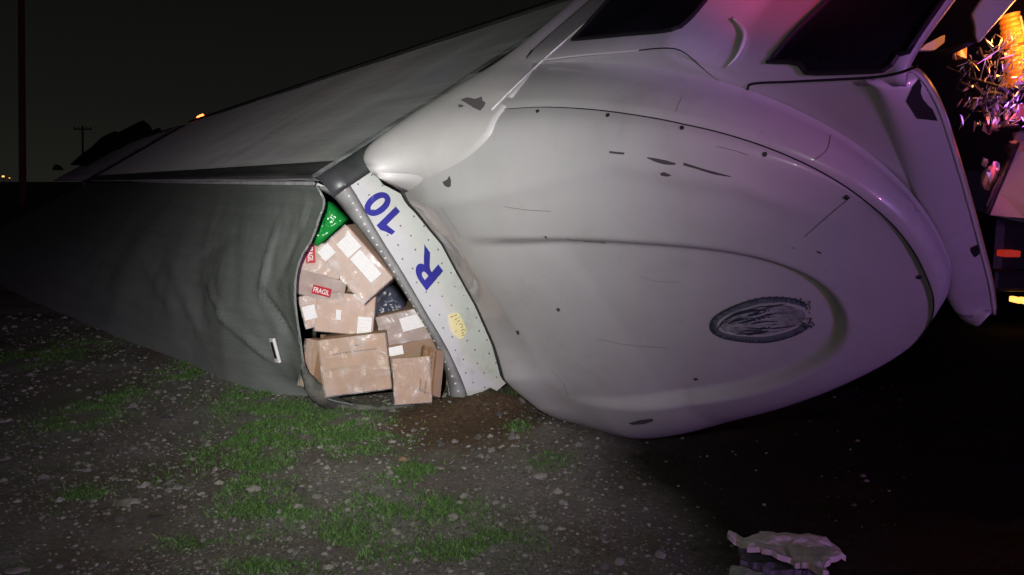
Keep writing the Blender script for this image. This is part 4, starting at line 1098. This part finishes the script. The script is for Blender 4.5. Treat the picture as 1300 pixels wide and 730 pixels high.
carton((408,262), (600,262), (408,500), (5.95, 5.95, 5.90), .5, 'wide dark carton at the back of the cargo hole', 'card_dark')
# tilted brown board box with amber slats
def board_box():
    A, x, y, z, w, h = frame_px((538,437), (554,439), (533,496), (5.22, 5.24, 5.14))
    root = bpy.data.objects.new('wooden_crate', None); COL.objects.link(root); top(root, 'brown slatted crate with amber edges leaning by the foot of the corner band', 'crate', CARGO); place(root, A, x, y, z)
    v, f = bevel_box((0, 0, .012), (w*1.75, h*1.0, .10), .006); v[:, 1] += v[:, 0]*.2; mesh_obj('crate_body', v, f, M['card_dark'], root)
    for a0, a1, b0, b1, mm in [(0, .10, 0, 1, 'amber_wood'), (.42, .55, .02, 1.02, 'amber_wood'), (.98, 1.08, .05, 1.0, 'amber_wood')]:
        v, f = bevel_box((a0*w, b0*h, 0), (a1*w, b1*h, .016), .003, 1); v[:, 1] += v[:, 0]*.2; mesh_obj('upright_slat', v, f, M[mm], root)
    for b0 in (.04, .18, .30, .42, .66):
        v, f = bevel_box((.10*w, b0*h, .004), (.80*w, (b0+.06)*h, .013), .002, 1); v[:, 1] += v[:, 0]*.2; mesh_obj('cross_slat', v, f, M['amber_wood'], root)
board_box()
def crumpled(name, px, dep, bulge, m, label, cat, seed):
    """a bag: front outline with a puckered, bulging front and a back"""
    P = np.array(cr_resample(list(px)+[px[0]], 41)[:-1]); c = P.mean(0); V = []; nr = 10
    for k in range(nr+1):
        s = k/nr
        for q in P:
            pt = c+(q-c)*s; w = at(*pt, dep); b = bulge*math.sqrt(max(0, 1-s**2.2))
            nn = noise.noise(Vector((w[0]*16, w[2]*16, seed)))*.03+abs(noise.noise(Vector((w[0]*34, w[2]*34, seed))))*.022
            V.append(w-np.array([0, b+nn*(1-s*.4), 0]))
    n = 40; F = [(k*n+i, k*n+(i+1) % n, (k+1)*n+(i+1) % n, (k+1)*n+i) for k in range(nr) for i in range(n)]
    m0 = len(V); back = [np.array(v)+np.array([0, .25, 0]) for v in V[nr*n:]]; V += back
    F += [(nr*n+i, nr*n+(i+1) % n, m0+(i+1) % n, m0+i) for i in range(n)]+[tuple(m0+i for i in range(n))]
    o = mesh_obj(name, V, F, M[m], origin=at(*c, dep), smooth=True); return top(o, label, cat)
crumpled('plastic_bag', [(412,255),(420,259),(430,270),(438,279),(428,290),(402,312),(396,305),(404,288)], 5.12, .025, 'green', 'shiny green plastic bag at the top of the torn opening', 'bag', 3)
crumpled('plastic_bag', [(472,384),(492,362),(516,392),(510,400),(480,402)], 5.45, .04, 'navy', 'dark blue plastic bag in the gap between diagonal carton and corner band', 'bag', 8)

# ------------------------------------------------------------------ torn lump of fibreglass in the foreground
def wreck_piece():
    g = ground_at(1000, 722)
    root = thing('torn_fibreglass', g, 'torn pale layered piece of fibreglass on the dark ground in front', 'debris')
    def layer(px, z, th, m, seed, name, tilt):
        # outline lies at its own height above the ground
        P = [on_plane(x, y, np.array([0, 0, z]), Z_) for x, y in px]; P = np.array(P)
        P = cr_resample(list(P)+[P[0]], 71)[:-1]; P = P+np.stack([RNG.normal(0, .006, 70), RNG.normal(0, .006, 70), np.zeros(70)], 1)
        c = P.mean(0); V = []
        for k in range(9):
            s = k/8
            for q in P:
                w = c+(q-c)*s; V.append(w+np.array([0, 0, .03*noise.noise(Vector((w[0]*9, w[1]*9, seed)))+.012*noise.noise(Vector((w[0]*30, w[1]*30, seed)))+tilt*(w[1]-c[1])]))
        F = [(k*70+i, k*70+(i+1) % 70, (k+1)*70+(i+1) % 70, (k+1)*70+i) for k in range(8) for i in range(70)]
        m0 = len(V); V2 = [np.array(v)-np.array([0, 0, th]) for v in V]; F += [tuple(m0+i for i in q[::-1]) for q in list(F)]
        F += [(8*70+i, 8*70+(i+1) % 70, m0+8*70+(i+1) % 70, m0+8*70+i) for i in range(70)]
        mesh_obj(name, V+V2, F, M[m], root, g)
    layer([(930,715),(928,736),(1010,750),(1052,750),(1045,728),(1000,722),(960,720)], .03, .03, 'foam_green', 1, 'lower_layer', .0)
    layer([(938,697),(945,712),(985,724),(1030,728),(1040,712),(1000,700),(960,694)], .06, .03, 'foam_blue', 2, 'middle_layer', .0)
    layer([(925,673),(936,679),(952,677),(965,671),(978,668),(998,670),(1015,673),(1035,677),(1050,686),(1062,692),(1073,702),(1062,708),(1052,712),(1050,728),(1042,733),(1030,722),(1010,714),(985,706),(960,696),(935,684)], .12, .022, 'foam', 5, 'upper_layer', -.05)
    q = [at(998,695,3.05), at(1010,700,3.05), at(1000,708,3.04), at(996,702,3.05)]
    v, f = sheet_poly(np.array(q), np.array([0, .01, -.004])); mesh_obj('broken_chip', v, f, M['foam'], root, g)
wreck_piece()
# small shards by the foot of the fairing
for i, (x, y, r, lab) in enumerate([(676,534,.030, 'pale broken shard left of the fairing foot'), (690,524,.028, 'upright pale shard tucked under the fairing edge'), (668,524,.035, 'flat grey shard lying behind the two pale ones')]):
    g = ground_at(x, y); v, f = ico(r, .3, 1, (1.3, .7, .5)); o = mesh_obj('broken_shard', v+g+np.array([0, 0, r*.3]), f, M['foam'] if i < 2 else M['stone_big'], origin=g); top(o, lab, 'debris', 'broken shards by the fairing foot')

# ------------------------------------------------------------------ far background
def pole(x_px, depth, r, h, label, arm=None):
    b = at(x_px, 230, depth); base = np.array([b[0], b[1], -.3])
    root = thing('utility_pole', base, label, 'utility pole')
    n = 10; P = np.array([base+np.array([(x_px-650)/FOC*math.sin(PITCH)*h*i/(n-1)*-.9, 0, h*i/(n-1)]) for i in range(n)])
    v, f = tube(P, np.linspace(r, r*.8, n), 12); mesh_obj('pole_shaft', v, f, M['red_lit_pole'], root, base, True)
    if arm:
        z0 = h*.93; v, f = box_vf((-arm, -.06, -.07), (arm, .06, .07)); mesh_obj('crossarm', v+P[-1]-np.array([0, 0, h*.05]), f, M['red_lit_pole'], root, base)
        for k in (-.9, -.45, .45, .9):
            v, f = tube([P[-1]+np.array([arm*k, 0, -h*.05+.07]), P[-1]+np.array([arm*k, 0, -h*.05+.32])], .05, 8); mesh_obj('insulator', v, f, M['dark'], root, base)
pole(25, 36, .15, 13.5, 'tall wooden pole at the left edge rising out of the picture')
pole(104, 95, .13, 8.3, 'distant utility pole with crossarm near the dark wheels', arm=1.05)
def far_lamp(x, y, depth, label, m='lamp_warm', r=.25):
    c = at(x, y, depth); base = np.array([c[0], c[1], -.3])
    root = thing('street_lamp', base, label, 'street lamp', 'distant street lamps')
    v, f = tube([base, c], .07, 8); mesh_obj('lamp_post', v, f, M['dark'], root, base)
    v, f = ico(r, 0, 2, (1, 1, .7)); mesh_obj('lamp_head', v+c, f, M[m], root, base, True)
far_lamp(4, 224, 160, 'distant warm street lamp at the left edge, the brighter one', r=.26); far_lamp(12, 226, 200, 'distant faint street lamp just right of the brighter one', r=.16)
# vehicle with lit lamps waiting behind the wreck at the right
def far_vehicle():
    c = ground_at(1330, 418); base = np.array([c[0], c[1], 0])
    root = thing('parked_vehicle', base, 'dark vehicle behind the wreck with red and amber lamps glowing', 'vehicle')
    def B(a, b, bev, m, nm, par=root):
        v, f = bevel_box(a, b, bev, 2); return mesh_obj(nm, v+base, f, M[m], par, base)
    B((-.62, 0, .42), (1.4, 4.2, 1.15), .1, 'dark', 'body'); B((-.5, .9, 1.1), (1.3, 3.2, 1.75), .18, 'under', 'cabin'); B((-.66, -.12, .40), (1.44, .06, .62), .04, 'dark', 'bumper')
    for x in (-.5, 1.15):
        for y in (.8, 3.3):
            v, f = tube([base+np.array([x, y, .36]), base+np.array([x+.25, y, .36])], .36, 18); mesh_obj('wheel', v, f, M['tyre'], root, base, True)
    def at_back(x, y, dz=0): return on_plane(x, y, base+np.array([0, -.02, 0]), np.array([0, 1.0, 0]))
    for x0, y0, x1, y1, m, nm in [(1266, 317, 1286, 325, 'tail_reflector_glow', 'tail_lamp'), (1282, 376, 1289, 383, 'lamp_warm', 'amber_lamp'), (1294, 377, 1300, 385, 'lamp_warm', 'amber_lamp')]:
        a, b = at_back(x0, y1), at_back(x1, y0); v, f = bevel_box((a[0], a[1]-.03-.1, a[2]), (b[0], a[1]+.02, b[2]), .01); mesh_obj(nm, v, f, M[m], root, base)
far_vehicle()
